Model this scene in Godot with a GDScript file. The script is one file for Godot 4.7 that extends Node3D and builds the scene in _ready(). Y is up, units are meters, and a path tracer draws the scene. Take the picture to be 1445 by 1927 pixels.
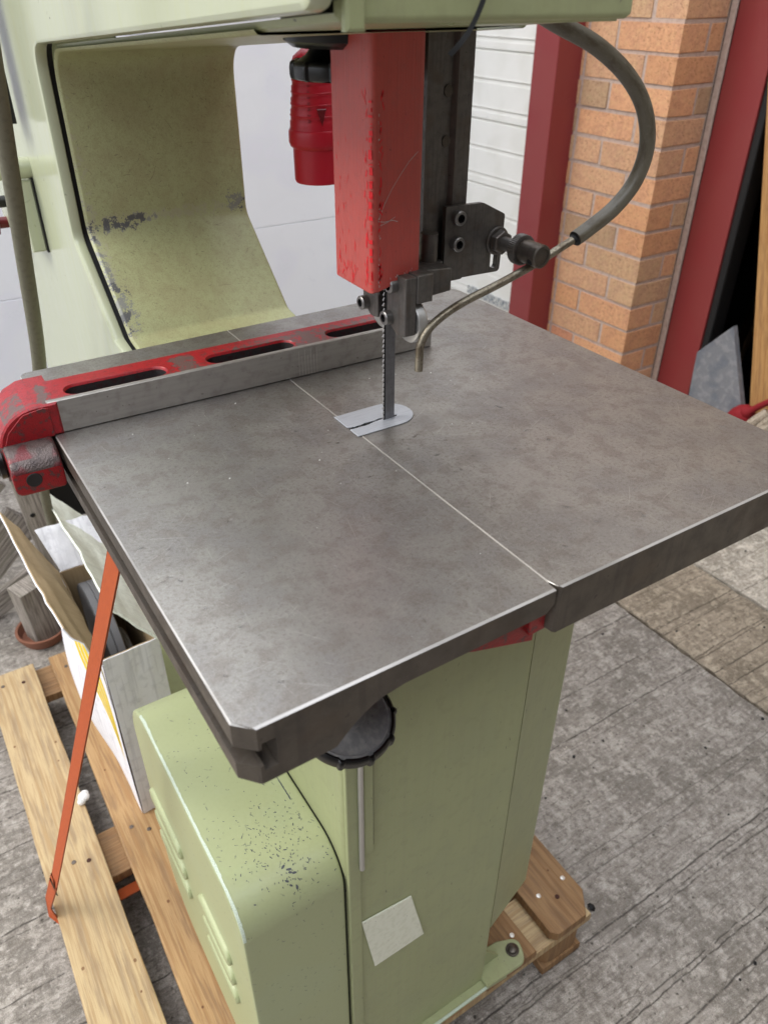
extends Node3D
# A workshop yard: green vertical band saw on a pallet in front of a brick pier and doors.

const TABLE := 1.075          # height of the table top
const DECK := 0.125           # top of the pallet

var rng := RandomNumberGenerator.new()
var M := {}

# ---------------------------------------------------------------- mesh building
class MB:
	var p := PackedVector3Array()
	var t := PackedVector2Array()
	var off := Vector2.ZERO
	func tri(a: Vector3, b: Vector3, c: Vector3, ua = null, ub = null, uc = null) -> void:
		if ua == null:
			var n := (b - a).cross(c - a).abs()
			for q in [a, b, c]:
				p.append(q)
				if n.y >= n.x and n.y >= n.z: t.append(Vector2(q.x, q.z) + off)
				elif n.x >= n.z: t.append(Vector2(q.z, q.y) + off)
				else: t.append(Vector2(q.x, q.y) + off)
		else:
			p.append(a); p.append(b); p.append(c)
			t.append(ua + off); t.append(ub + off); t.append(uc + off)
	func quad(a: Vector3, b: Vector3, c: Vector3, d: Vector3, ua = null, ub = null, uc = null, ud = null) -> void:
		tri(a, b, c, ua, ub, uc); tri(a, c, d, ua, uc, ud)
	# rings of equal length, outward normals when each ring is CCW seen from the end of the loft
	func loft(rings: Array, closed := true, caps := true, arc := false) -> void:
		var n: int = rings[0].size()
		var us := [0.0]
		for i in n: us.append(us[i] + (rings[rings.size() / 2][(i + 1) % n] - rings[rings.size() / 2][i]).length())
		var v := 0.0
		for k in rings.size() - 1:
			var A = rings[k]; var B = rings[k + 1]
			var dv: float = (B[0] - A[0]).length()
			for i in (n if closed else n - 1):
				var j := (i + 1) % n
				if arc: quad(A[i], A[j], B[j], B[i], Vector2(us[i], v), Vector2(us[i + 1], v), Vector2(us[i + 1], v + dv), Vector2(us[i], v + dv))
				else: quad(A[i], A[j], B[j], B[i])
			v += dv
		if caps:
			cap(rings[0], true); cap(rings[-1], false)
	func cap(r, flip: bool) -> void:
		var n := Vector3.ZERO
		for i in r.size(): n += r[i].cross(r[(i + 1) % r.size()])
		n = n.normalized()
		if n.length() < 0.5: return
		var ax := n.cross(Vector3.UP if absf(n.y) < 0.9 else Vector3.RIGHT).normalized()
		var ay := n.cross(ax)
		var flat := PackedVector2Array()
		for q in r: flat.append(Vector2(q.dot(ax), q.dot(ay)))
		var ix := Geometry2D.triangulate_polygon(flat)
		for k in range(0, ix.size(), 3):
			var a: Vector3 = r[ix[k]]; var b: Vector3 = r[ix[k + 1]]; var c: Vector3 = r[ix[k + 2]]
			var up := (b - a).cross(c - a).dot(n) > 0
			if up != flip: tri(a, b, c)
			else: tri(a, c, b)
	func mesh(smooth := 38.0) -> ArrayMesh:
		var n := p.size() / 3
		var fn := PackedVector3Array(); fn.resize(n)
		var at := {}
		var keys := []
		keys.resize(p.size())
		for f in n:
			fn[f] = (p[f * 3 + 1] - p[f * 3]).cross(p[f * 3 + 2] - p[f * 3])
			for k in 3:
				var q := p[f * 3 + k]
				var key := Vector3i(roundi(q.x * 20000.0), roundi(q.y * 20000.0), roundi(q.z * 20000.0))
				keys[f * 3 + k] = key
				if at.has(key): at[key].append(f)
				else: at[key] = [f]
		var lim := cos(deg_to_rad(smooth))
		var N := PackedVector3Array(); N.resize(p.size())
		var un := PackedVector3Array(); un.resize(n)
		for f in n: un[f] = fn[f].normalized()
		for i in p.size():
			var f := i / 3
			var s := Vector3.ZERO
			for g in at[keys[i]]:
				if un[g].dot(un[f]) > lim: s += fn[g]
			N[i] = s.normalized() if s.length() > 1e-14 else Vector3.UP
		var ip := PackedVector3Array(); var iN := PackedVector3Array(); var it := PackedVector2Array()
		ip.resize(p.size()); iN.resize(p.size()); it.resize(p.size())
		for f in n:
			for k in 3:
				var s: int = f * 3 + [0, 2, 1][k]
				ip[f * 3 + k] = p[s]; iN[f * 3 + k] = N[s]; it[f * 3 + k] = t[s]
		var arr := []
		arr.resize(Mesh.ARRAY_MAX)
		arr[Mesh.ARRAY_VERTEX] = ip; arr[Mesh.ARRAY_NORMAL] = iN; arr[Mesh.ARRAY_TEX_UV] = it
		var m := ArrayMesh.new()
		m.add_surface_from_arrays(Mesh.PRIMITIVE_TRIANGLES, arr)
		return m

static func frame(ax: String) -> Basis:
	# basis whose third column is the extrusion axis; the polygon lies in the first two
	if ax == "x": return Basis(Vector3(0, 0, -1), Vector3(0, 1, 0), Vector3(1, 0, 0))     # polygon (-z, y)
	if ax == "y": return Basis(Vector3(1, 0, 0), Vector3(0, 0, -1), Vector3(0, 1, 0))     # polygon (x, -z)
	return Basis()                                                                          # polygon (x, y)

static func ccw(poly: Array) -> Array:
	var s := 0.0
	for i in poly.size(): s += poly[i].cross(poly[(i + 1) % poly.size()])
	if s < 0:
		var r := poly.duplicate(); r.reverse(); return r
	return poly

static func inset(poly: Array, b: float) -> Array:
	var out := []
	var n := poly.size()
	for i in n:
		var a: Vector2 = (poly[i] - poly[(i + n - 1) % n]).normalized()
		var c: Vector2 = (poly[(i + 1) % n] - poly[i]).normalized()
		var na := Vector2(-a.y, a.x); var nc := Vector2(-c.y, c.x)
		var m := (na + nc)
		var d := m.dot(na)
		out.append(poly[i] + m * (b / maxf(d, 0.3)))
	return out

# a bevelled extrusion. For ax "x" give points as (z, y); for "y" as (x, z); for "z" as (x, y)
static func prism(mb: MB, pts: Array, ax: String, d0: float, d1: float, bev := 0.0, arc := false, xf := Transform3D()) -> void:
	var poly := []
	for q in pts:
		if ax == "x": poly.append(Vector2(-q.x, q.y))
		elif ax == "y": poly.append(Vector2(q.x, -q.y))
		else: poly.append(q)
	poly = ccw(poly)
	var B := frame(ax)
	var rings := []
	var steps := [[d0, bev], [d0 + bev, 0.0], [d1 - bev, 0.0], [d1, bev]] if bev > 0 else [[d0, 0.0], [d1, 0.0]]
	if bev > 0.0025: steps = [[d0, bev], [d0 + bev * 0.3, bev * 0.3], [d0 + bev, 0.0], [d1 - bev, 0.0], [d1 - bev * 0.3, bev * 0.3], [d1, bev]]
	for s in steps:
		var q2 := inset(poly, s[1]) if s[1] > 0 else poly
		var ring := []
		for q in q2: ring.append(xf * (B * Vector3(q.x, q.y, s[0])))
		rings.append(ring)
	mb.loft(rings, true, true, arc)

static func rrect(x0: float, y0: float, x1: float, y1: float, r, n := 4) -> Array:
	var R: Array = r if r is Array else [r, r, r, r]   # corners: x0y0, x1y0, x1y1, x0y1
	var out := []
	var c := [Vector2(x0 + R[0], y0 + R[0]), Vector2(x1 - R[1], y0 + R[1]), Vector2(x1 - R[2], y1 - R[2]), Vector2(x0 + R[3], y1 - R[3])]
	for k in 4:
		if R[k] <= 0.0: out.append(c[k]); continue
		for i in n + 1:
			var a := PI + k * PI / 2 + i * PI / 2 / n
			out.append(c[k] + Vector2(cos(a), sin(a)) * R[k])
	return out

static func box(mb: MB, a: Vector3, b: Vector3, bev := 0.0, xf := Transform3D()) -> void:
	prism(mb, [Vector2(a.x, a.y), Vector2(b.x, a.y), Vector2(b.x, b.y), Vector2(a.x, b.y)], "z", a.z, b.z, bev, false, xf)

static func fillet(pts: Array, radii: Array, n := 6) -> Array:
	var out := []
	var m := pts.size()
	for i in m:
		var r: float = radii[i]
		if r <= 0: out.append(pts[i]); continue
		var a: Vector2 = (pts[(i + m - 1) % m] - pts[i]).normalized()
		var b: Vector2 = (pts[(i + 1) % m] - pts[i]).normalized()
		var half := acos(clampf(a.dot(b), -1, 1)) / 2
		var d := r / tan(half)
		var s: Vector2 = pts[i] + a * d; var e: Vector2 = pts[i] + b * d
		for k in n + 1:
			var u := float(k) / n
			var q: Vector2 = s.lerp(pts[i], u).lerp(pts[i].lerp(e, u), u)
			out.append(q)
	return out

static func perp(d: Vector3) -> Vector3:
	return d.cross(Vector3.UP if absf(d.y) < 0.9 else Vector3.RIGHT).normalized()

static func tube(mb: MB, pts: Array, rad, segs := 14, caps := true) -> void:
	var rings := []
	var nrm := perp((pts[1] - pts[0]).normalized())
	for i in pts.size():
		var d: Vector3 = (pts[mini(i + 1, pts.size() - 1)] - pts[maxi(i - 1, 0)]).normalized()
		nrm = (nrm - d * nrm.dot(d)).normalized()
		var bn := d.cross(nrm)
		var r: float = rad[i] if rad is Array else rad
		var ring := []
		for k in segs:
			var a := TAU * k / segs
			ring.append(pts[i] + (nrm * cos(a) + bn * sin(a)) * r)
		rings.append(ring)
	mb.loft(rings, true, caps, true)

static func smooth_path(pts: Array, n := 8) -> Array:
	var out := []
	for i in pts.size() - 1:
		var a: Vector3 = pts[maxi(i - 1, 0)]; var b: Vector3 = pts[i]; var c: Vector3 = pts[i + 1]; var d: Vector3 = pts[mini(i + 2, pts.size() - 1)]
		for k in n: out.append(b.cubic_interpolate(c, a, d, float(k) / n))
	out.append(pts[-1])
	return out

# lathe: profile of (radius, height) turned about +y of xf
static func lathe(mb: MB, prof: Array, xf: Transform3D, segs := 28) -> void:
	for k in prof.size() - 1:
		for i in segs:
			var a := TAU * i / segs; var b := TAU * (i + 1) / segs
			var f := func(r: float, h: float, g: float) -> Vector3: return xf * Vector3(r * cos(g), h, -r * sin(g))
			var P: Vector2 = prof[k]; var Q: Vector2 = prof[k + 1]
			if P.x > 1e-6: mb.tri(f.call(P.x, P.y, a), f.call(P.x, P.y, b), f.call(Q.x, Q.y, b))
			if Q.x > 1e-6: mb.tri(f.call(P.x, P.y, a), f.call(Q.x, Q.y, b), f.call(Q.x, Q.y, a))

static func along(at: Vector3, dir: Vector3) -> Transform3D:
	var y := dir.normalized(); var x := perp(y)
	return Transform3D(Basis(x, y, x.cross(y)), at)

# triangles of a flat outline with one hole (keyhole); both as counter clockwise points
static func holed(outer: Array, hole: Array) -> Array:
	var oi := 0; var hi := 0; var bd := 1e9
	for i in outer.size():
		for j in hole.size():
			if (outer[i] - hole[j]).length() < bd: bd = (outer[i] - hole[j]).length(); oi = i; hi = j
	var face := PackedVector2Array()
	for i in outer.size() + 1: face.append(outer[(oi + i) % outer.size()])
	for j in hole.size() + 1: face.append(hole[(hi - j + hole.size() * 2) % hole.size()])
	face[outer.size()] += Vector2(0.000002, 0.000002); face[face.size() - 1] += Vector2(0.000002, -0.000002)
	var ix := Geometry2D.triangulate_polygon(face)
	var out := []
	for k in range(0, ix.size(), 3):
		var a := face[ix[k]]; var b := face[ix[k + 1]]; var c := face[ix[k + 2]]
		out.append([a, b, c] if (b - a).cross(c - a) > 0 else [a, c, b])
	return out

# ---------------------------------------------------------------- naming
func part(mb, called: String, mat: Material, parent: Node, smooth := 38.0) -> MeshInstance3D:
	var o := MeshInstance3D.new()
	o.name = called
	o.mesh = mb.mesh(smooth) if mb is MB else mb
	o.material_override = mat
	parent.add_child(o, true)
	return o

var taken := {}
func thing(called: String, label: String, category: String, group := "") -> Node3D:
	var o := Node3D.new()
	return tag(o, called, label, category, group)

func tag(o: Node3D, called: String, label: String, category: String, group := "") -> Node3D:
	taken[called] = taken.get(called, 0) + 1
	o.name = called if taken[called] == 1 else "%s_%03d" % [called, taken[called] - 1]
	o.set_meta("label", label); o.set_meta("category", category)
	if group: o.set_meta("group", group)
	add_child(o)
	return o

func single(mb, called: String, mat: Material, label: String, category: String, group := "", smooth := 38.0) -> MeshInstance3D:
	var o := MeshInstance3D.new()
	o.mesh = mb.mesh(smooth) if mb is MB else mb
	o.material_override = mat
	tag(o, called, label, category, group)
	return o

func struct(mb: MB, called: String, mat: Material, parent: Node = self) -> MeshInstance3D:
	var o := MeshInstance3D.new()
	o.name = called; o.mesh = mb.mesh(); o.material_override = mat
	parent.add_child(o, true)
	if parent == self: o.set_meta("kind", "structure")
	return o

# ---------------------------------------------------------------- textures
func noise(sd: int, freq: float, w: int, h: int, oct := 4, kind := FastNoiseLite.TYPE_SIMPLEX_SMOOTH, sw := 0, sh := 0, gain := 0.5) -> PackedByteArray:
	var f := FastNoiseLite.new()
	f.seed = sd; f.frequency = freq; f.fractal_octaves = oct; f.noise_type = kind; f.fractal_gain = gain
	var im := f.get_seamless_image(sw if sw else w, sh if sh else h)
	im.convert(Image.FORMAT_L8)
	if sw or sh: im.resize(w, h, Image.INTERPOLATE_CUBIC)
	return im.get_data()

# strokes: n short marks on a black sheet. area: Rect2 in 0..1 (weights the place)
func strokes(sd: int, w: int, h: int, n: int, lmin: float, lmax: float, ang: float, spread: float, wid: float, area := Rect2(0, 0, 1, 1), soft := 1.0, bend := 0.0, gauss := false) -> PackedByteArray:
	var r := RandomNumberGenerator.new(); r.seed = sd
	var d := PackedByteArray(); d.resize(w * h)
	for i in n:
		var u := r.randf(); var v := r.randf()
		if gauss: u = clampf(r.randfn(0.5, 0.22), 0, 1); v = clampf(r.randfn(0.5, 0.22), 0, 1)
		var x := (area.position.x + u * area.size.x) * w; var y := (area.position.y + v * area.size.y) * h
		var l := lerpf(lmin, lmax, pow(r.randf(), 2.2)); var a := ang + r.randfn(0, spread)
		var val := r.randf_range(0.35, 1.0) * soft
		var k := r.randfn(0, bend)
		var ww := maxf(0.5, wid * r.randf_range(0.5, 1.2))
		var steps := maxi(1, int(l / 0.7))
		for s in steps + 1:
			a += k * 0.7
			x += cos(a) * l / steps; y += sin(a) * l / steps
			var taper := ww * (1.0 - 0.5 * absf(2.0 * s / steps - 1.0))
			var lo := int(floor(-taper)); var hi := int(ceil(taper))
			for dy in range(lo, hi + 1):
				for dx in range(lo, hi + 1):
					var c := clampf(taper + 0.5 - sqrt(float(dx * dx + dy * dy)), 0.0, 1.0)
					if c > 0:
						var at := posmod(int(y) + dy, h) * w + posmod(int(x) + dx, w)
						d[at] = maxi(d[at], int(255 * c * val))
	return d

# soft edged worn areas: [centre x, centre y, radius x, radius y] in 0..1, broken up by a noise
func wear(w: int, h: int, spots: Array, n: PackedByteArray, n2: PackedByteArray) -> PackedByteArray:
	var d := PackedByteArray(); d.resize(w * h)
	for s in spots:
		for y in range(maxi(0, int((s[1] - s[3] * 1.7) * h)), mini(h, int((s[1] + s[3] * 1.7) * h))):
			for x in range(maxi(0, int((s[0] - s[2] * 1.7) * w)), mini(w, int((s[0] + s[2] * 1.7) * w))):
				var i := y * w + x
				var r := Vector2((float(x) / w - s[0]) / s[2], (float(y) / h - s[1]) / s[3]).length()
				var v := 1.25 - r + (n[i] - 128) / 90.0 + (n2[i] - 128) / 130.0
				d[i] = maxi(d[i], int(255 * smoothstep(0.35, 0.55, v)))
	return d

func mult(a: PackedByteArray, b: PackedByteArray, lo: float, hi: float) -> PackedByteArray:
	var o := PackedByteArray(); o.resize(a.size())
	for i in a.size(): o[i] = int(a[i] * smoothstep(lo, hi, b[i] / 255.0))
	return o

# layers: [bytes, lo, hi, Color, strength]
func mixtex(w: int, h: int, base: Color, layers: Array) -> ImageTexture:
	var im := Image.create_empty(w, h, false, Image.FORMAT_RGBA8)
	im.fill(base)
	var lay := Image.create_empty(w, h, false, Image.FORMAT_RGBA8)
	for L in layers:
		var lut := PackedByteArray(); lut.resize(256)
		for i in 256: lut[i] = clampi(int(smoothstep(L[1], L[2], i / 255.0) * L[4] * 255.0), 0, 255)
		var c: Color = L[3]
		lay.fill(Color(c.r, c.g, c.b, 0.0))
		var d: PackedByteArray = L[0]
		var px := lay.get_data()
		var j := 3
		for v in d:
			px[j] = lut[v]
			j += 4
		im.blend_rect(Image.create_from_data(w, h, false, Image.FORMAT_RGBA8, px), Rect2i(0, 0, w, h), Vector2i.ZERO)
	im.convert(Image.FORMAT_RGB8)
	return ImageTexture.create_from_image(im)

func grey(d: PackedByteArray, w: int, h: int, lo := 0.0, hi := 1.0) -> ImageTexture:
	if lo != 0.0 or hi != 1.0:
		var lut := PackedByteArray(); lut.resize(256)
		for i in 256: lut[i] = clampi(int(255 * lerpf(lo, hi, i / 255.0)), 0, 255)
		var o := PackedByteArray(); o.resize(d.size())
		var j := 0
		for v in d:
			o[j] = lut[v]
			j += 1
		d = o
	return ImageTexture.create_from_image(Image.create_from_data(w, h, false, Image.FORMAT_L8, d))

func added(parts: Array) -> PackedByteArray:   # [[bytes, weight, 1 if about mid grey], ...]
	var n: int = parts[0][0].size()
	var s := PackedInt32Array(); s.resize(n); s.fill(128 * 256)
	for q in parts:
		var lut := PackedInt32Array(); lut.resize(256)
		for i in 256: lut[i] = int((i - 128.0 * q[2]) * q[1] * 256.0)
		var d: PackedByteArray = q[0]
		var j := 0
		for v in d:
			s[j] += lut[v]
			j += 1
	var o := PackedByteArray(); o.resize(n)
	var k := 0
	for v in s:
		o[k] = clampi(v >> 8, 0, 255)
		k += 1
	return o

func mat(color: Color, rough := 0.6, metal := 0.0, tex: Texture2D = null, tile := Vector2.ONE) -> StandardMaterial3D:
	var m := StandardMaterial3D.new()
	m.albedo_color = color; m.roughness = rough; m.metallic = metal
	if tex: m.albedo_texture = tex
	m.uv1_scale = Vector3(1.0 / tile.x, 1.0 / tile.y, 1)
	return m

func bump(m: StandardMaterial3D, t: Texture2D, mm: float) -> StandardMaterial3D:
	m.heightmap_enabled = true; m.heightmap_texture = t; m.heightmap_scale = mm * 0.1
	return m

func rough(m: StandardMaterial3D, t: Texture2D) -> StandardMaterial3D:
	m.roughness = 1.0; m.roughness_texture = t; m.roughness_texture_channel = BaseMaterial3D.TEXTURE_CHANNEL_RED
	return m

func V(x: float, y: float, z: float) -> Vector3: return Vector3(x, y, z)
func P(x: float, y: float) -> Vector2: return Vector2(x, y)

func _ready() -> void:
	rng.seed = 7
	# camera
	var cam := Camera3D.new()
	cam.name = "camera"
	cam.transform = Transform3D(Basis(V(0.8418979, 0.0049983, 0.5396136), V(0.3001178, 0.8267110, -0.4758972), V(-0.4484832, 0.5626046, 0.6945062)), V(-0.0793448, 1.3879412, 0.7723303))
	cam.fov = 66.6386; cam.near = 0.02; cam.far = 400.0
	var lens := CameraAttributesPhysical.new()
	lens.frustum_focal_length = 18.255; lens.exposure_aperture = 7.0; lens.frustum_focus_distance = 0.72; lens.frustum_near = 0.02; lens.frustum_far = 400.0
	cam.attributes = lens
	add_child(cam)
	# sky, sun, exposure
	var env := Environment.new()
	env.background_mode = Environment.BG_SKY
	var sm := ProceduralSkyMaterial.new()
	sm.sky_top_color = Color(0.95, 0.965, 1.0); sm.sky_horizon_color = Color(0.63, 0.645, 0.67); sm.sky_curve = 0.35; sm.sky_energy_multiplier = 1.5
	sm.ground_horizon_color = Color(0.5, 0.49, 0.47); sm.ground_bottom_color = Color(0.36, 0.35, 0.33); sm.sun_angle_max = 0.0
	var sky := Sky.new(); sky.sky_material = sm
	env.sky = sky
	env.background_energy_multiplier = 1.0
	env.tonemap_mode = Environment.TONE_MAPPER_LINEAR
	env.tonemap_exposure = 1.57
	env.sdfgi_enabled = true; env.ssao_enabled = true; env.ssil_enabled = true
	var we := WorldEnvironment.new(); we.name = "world"; we.environment = env
	add_child(we)
	var sun := DirectionalLight3D.new()
	sun.name = "sun"; sun.light_energy = 0.5; sun.light_angular_distance = 30.0; sun.light_color = Color(1.0, 0.985, 0.96); sun.shadow_enabled = true
	sun.look_at_from_position(Vector3(-3.0, 3.0, -1.2), Vector3.ZERO)
	add_child(sun)

	materials()
	yard()
	building()
	pallet()
	saw()
	fence()
	strap()
	carton()
	old_timber()
	bits()

# ================================================================ setting
func jag(a: Vector2, b: Vector2, n: int, amp: float, r: RandomNumberGenerator) -> Array:
	var out := []
	for i in n: out.append(a.lerp(b, float(i) / n) + Vector2(r.randfn(0, amp), r.randfn(0, amp)))
	return out

func yard() -> void:
	var mb := MB.new()
	var g := 120.0
	mb.quad(V(-g, -0.03, g), V(g, -0.03, g), V(g, -0.03, -g), V(-g, -0.03, -g))
	struct(mb, "ground", M.soil)
	var root := Node3D.new(); root.name = "concrete_yard"; root.set_meta("kind", "structure"); add_child(root)
	var r := RandomNumberGenerator.new(); r.seed = 5
	var xs := [[-6.0, 1.323, M.concrete], [1.330, 1.640, M.concrete_brown], [1.648, 4.5, M.concrete_pale]]
	for s in xs:
		mb = MB.new()
		var poly := []
		poly.append(P(s[0], 3.2))
		poly.append_array(jag(P(s[1], 3.2), P(s[1], -2.3), 260, 0.0016, r))
		poly.append(P(s[1], -2.3))
		poly.append_array(jag(P(s[0], -2.3), P(s[0], 3.2), 260, 0.0016, r))
		prism(mb, poly, "y", -0.029, 0.0, 0.004)
		struct(mb, "slab", s[2], root)
	# lone pebbles of grit lying on the concrete
	mb = MB.new()
	for i in 46:
		var x := r.randf_range(0.55, 1.9); var z := r.randf_range(-0.4, 0.7); var k := r.randf_range(0.0015, 0.004)
		if i == 0: x = 0.652; z = 0.335; k = 0.008
		lathe(mb, [P(0, 0), P(k, k * 0.3), P(k * 0.8, k), P(0, k * 1.3)], Transform3D(Basis.from_euler(V(r.randf(), r.randf() * 6, r.randf())), V(x, 0.0, z)), 6)
	var st := single(mb, "grit", M.rubber, "dark specks of grit scattered on the concrete right of the pallet", "grit")
	st.set_meta("kind", "stuff")

func brick_mesh(l: float, h: float, d: float, sd: int) -> ArrayMesh:
	var mb := MB.new()
	var r := RandomNumberGenerator.new(); r.seed = sd
	mb.off = P(r.randf() * 3, r.randf() * 3)
	var j := func(v: float) -> float: return v + r.randf_range(-0.0015, 0.0015)
	prism(mb, [P(j.call(0.0), j.call(0.0)), P(j.call(l), j.call(0.0)), P(j.call(l), j.call(h)), P(j.call(0.0), j.call(h))], "z", 0.0, d, 0.003)
	return mb.mesh()

func building() -> void:
	# brick pier: left face looks along -x, right face along +z
	var X := 1.83; var Z := -0.787
	var pier := thing("brick_pier", "orange brick pier with pale mortar joints between the two dark red steel posts", "brick pier")
	var mb := MB.new()
	box(mb, V(X + 0.003, 0, -1.32), V(2.003, 2.235, Z - 0.003))
	part(mb, "mortar", M.mortar, pier)
	var meshes := {}
	var r := RandomNumberGenerator.new(); r.seed = 44
	for c in 29:
		var y := 0.034 + c * 0.0753
		var A := c % 2 == 0
		# [length along, start, face]
		var run := []
		if A: run = [["z", 0.215, Z], ["z", 0.102, Z - 0.225], ["z", 0.18, Z - 0.338], ["x", 0.055, X + 0.112]]
		else: run = [["z", 0.102, Z], ["z", 0.215, Z - 0.113], ["z", 0.18, Z - 0.338]]
		for b in run:
			var depth := 0.102
			if b[0] == "z" and b[2] == Z and not A: depth = 0.165
			var key := "%s%.3f%.3f%d" % [b[0], b[1], depth, r.randi() % 3]
			if not meshes.has(key):
				meshes[key] = brick_mesh(depth, 0.0645, b[1], hash(key)) if b[0] == "z" else brick_mesh(b[1], 0.0645, depth, hash(key))
			var o := part(meshes[key], "brick", M.bricks[[0, 0, 1, 2, 3, 4, 5, 0, 1][r.randi() % 9]], pier)
			var jx := r.randf_range(-0.0015, 0.0015)
			if b[0] == "z": o.position = V(X + jx, y, b[2] - b[1])
			else: o.position = V(b[2], y, Z - 0.102 + jx)
	# red post beside the roller door
	mb = MB.new()
	prism(mb, rrect(1.735, -1.238, 1.856, -1.134, 0.004), "y", 0.0, 2.3, 0.0)
	single(mb, "steel_post", M.frame_red, "dark red box steel post between the white ribbed door and the bricks", "steel post", "red posts")
	# red post right of the bricks
	mb = MB.new()
	prism(mb, rrect(2.004, -0.766, 2.09, -0.637, 0.003), "y", 0.0, 2.3, 0.0)
	single(mb, "steel_post", M.frame_red, "dark red flat faced steel post right of the bricks, edged with black rubber", "steel post", "red posts")
	mb = MB.new()
	prism(mb, rrect(2.008, -0.6365, 2.07, -0.612, 0.006), "y", 0.0, 2.3, 0.0)
	single(mb, "door_seal", M.rubber, "black rubber seal strip running down the right hand red post", "seal")
	mb = MB.new()
	prism(mb, rrect(1.997, -0.786, 2.006, -0.767, 0.003), "y", 0.0, 2.3, 0.0)
	single(mb, "mortar_fillet", M.mortar, "grey mortar fillet in the corner between bricks and right red post", "mortar")
	# sectional roller door
	var door := thing("roller_door", "white ribbed sectional door left of the nearer red post", "roller door")
	var y0 := 0.352 - 0.2125 * 2 + 0.073
	for k in 11:
		mb = MB.new()
		var yb := 0.0 + k * 0.2125 - 0.073
		var lo := maxf(yb, 0.0)
		var prof := [P(1.90, lo), P(1.866, lo)]
		var g := 0.004
		for q in [0.0, 0.035, 0.125]:
			if yb + q - g > lo and q > 0:
				prof.append(P(1.86, yb + q - 0.012)); prof.append(P(1.864, yb + q - g)); prof.append(P(1.8645, yb + q)); prof.append(P(1.858, yb + q + g)); prof.append(P(1.86, yb + q + 0.012))
			elif q == 0.0: prof.append(P(1.86, lo + 0.004))
		prof.append(P(1.86, yb + 0.2125 - 0.005)); prof.append(P(1.866, yb + 0.2125 - 0.0015)); prof.append(P(1.90, yb + 0.2125 - 0.0015))
		prism(mb, prof, "z", -4.0, -1.239)
		part(mb, "door_section", M.shutter, door, 20.0)
	mb = MB.new()
	box(mb, V(1.852, 0.368, -1.62), V(1.862, 0.398, -1.245), 0.003)
	part(mb, "scuff_strip", M.scuff, door)
	# back wall of white panels facing the yard
	var wall := thing("panel_wall", "smooth bluish white panel wall behind the green saw column", "wall")
	for q in [[-2.6, 0.62, [0.0, 0.517, 1.25, 2.2, 3.0]], [0.622, 1.855, [0.0, 0.626, 1.25, 2.2, 3.0]]]:
		for k in 4:
			mb = MB.new()
			box(mb, V(q[0], q[2][k] + 0.0008, -2.04), V(q[1], q[2][k + 1] - 0.0008, -2.0), 0.0015)
			part(mb, "panel", M.white_wall, wall)
	mb = MB.new()
	box(mb, V(-2.6, 0.0, -2.07), V(1.855, 3.0, -2.043))
	part(mb, "backing", M.cladding, wall)
	# store room behind the opening
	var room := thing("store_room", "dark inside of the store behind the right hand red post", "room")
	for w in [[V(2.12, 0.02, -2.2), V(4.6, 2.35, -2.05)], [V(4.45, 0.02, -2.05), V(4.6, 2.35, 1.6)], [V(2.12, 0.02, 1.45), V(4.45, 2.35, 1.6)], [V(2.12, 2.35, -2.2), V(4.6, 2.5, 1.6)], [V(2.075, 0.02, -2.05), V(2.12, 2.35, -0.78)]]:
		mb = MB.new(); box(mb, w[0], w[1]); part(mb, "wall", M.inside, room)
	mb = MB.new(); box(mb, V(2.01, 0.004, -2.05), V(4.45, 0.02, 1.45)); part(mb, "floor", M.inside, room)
	mb = MB.new()
	box(mb, V(1.9, 2.31, -4.0), V(2.12, 6.0, 2.69), 0.01)  # out of view; tall enough to keep sky reflections off the table
	single(mb, "unseen_cladding", M.cladding, "unseen plain cladding above the doors and brick pier, blocking sky light", "cladding")
	mb = MB.new()
	box(mb, V(2.0, 0.0, 0.25), V(2.12, 2.3, 2.69), 0.01)  # out of view; blocks sky light from the right
	single(mb, "unseen_side_wall", M.cladding, "unseen plain wall beyond the timber jamb on the right", "wall")
	# unseen building behind the camera, placed to darken the faces toward it
	mb = MB.new()
	box(mb, V(-6.0, 0.0, 2.7), V(6.0, 3.9, 3.3), 0.01)
	struct(mb, "building", M.unseen_building_dark)
	# timber jamb
	mb = MB.new()
	box(mb, V(-0.06, 0.0, 0.0), V(0.06, 1.9, 0.55), 0.004)
	var j := single(mb, "timber_panel", M.jamb, "pale brown timber board at the right edge of the dark opening", "timber board")
	j.position = V(2.06, 0.30, -0.412); j.rotation.x = -0.24
	mb = MB.new()
	box(mb, V(1.99, 0.0, -0.46), V(2.12, 0.296, 0.2), 0.004)
	single(mb, "sill_block", M.slab, "low grey block under the timber board, hidden by the table corner", "block")
	# leaning boards inside, in the dark
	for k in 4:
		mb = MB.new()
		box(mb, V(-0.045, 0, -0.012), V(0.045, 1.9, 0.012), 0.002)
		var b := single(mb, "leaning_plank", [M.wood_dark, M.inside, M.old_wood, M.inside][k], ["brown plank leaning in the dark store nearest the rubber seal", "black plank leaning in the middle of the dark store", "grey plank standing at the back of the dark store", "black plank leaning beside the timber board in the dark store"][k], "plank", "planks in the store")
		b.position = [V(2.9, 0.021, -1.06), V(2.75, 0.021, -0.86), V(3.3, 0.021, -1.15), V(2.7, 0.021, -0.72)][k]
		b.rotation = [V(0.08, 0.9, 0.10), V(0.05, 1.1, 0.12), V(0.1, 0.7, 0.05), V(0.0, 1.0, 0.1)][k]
	# stone slab leaning in the doorway
	mb = MB.new()
	prism(mb, [P(-0.60, 0.0), P(-0.40, 0.0), P(-0.428, 0.33), P(-0.5255, 0.555), P(-0.6235, 0.44)], "x", 0.0, 0.022, 0.002)
	var s := single(mb, "stone_slab", M.slab, "grey pointed stone slab leaning at the foot of the dark doorway", "slab")
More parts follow.
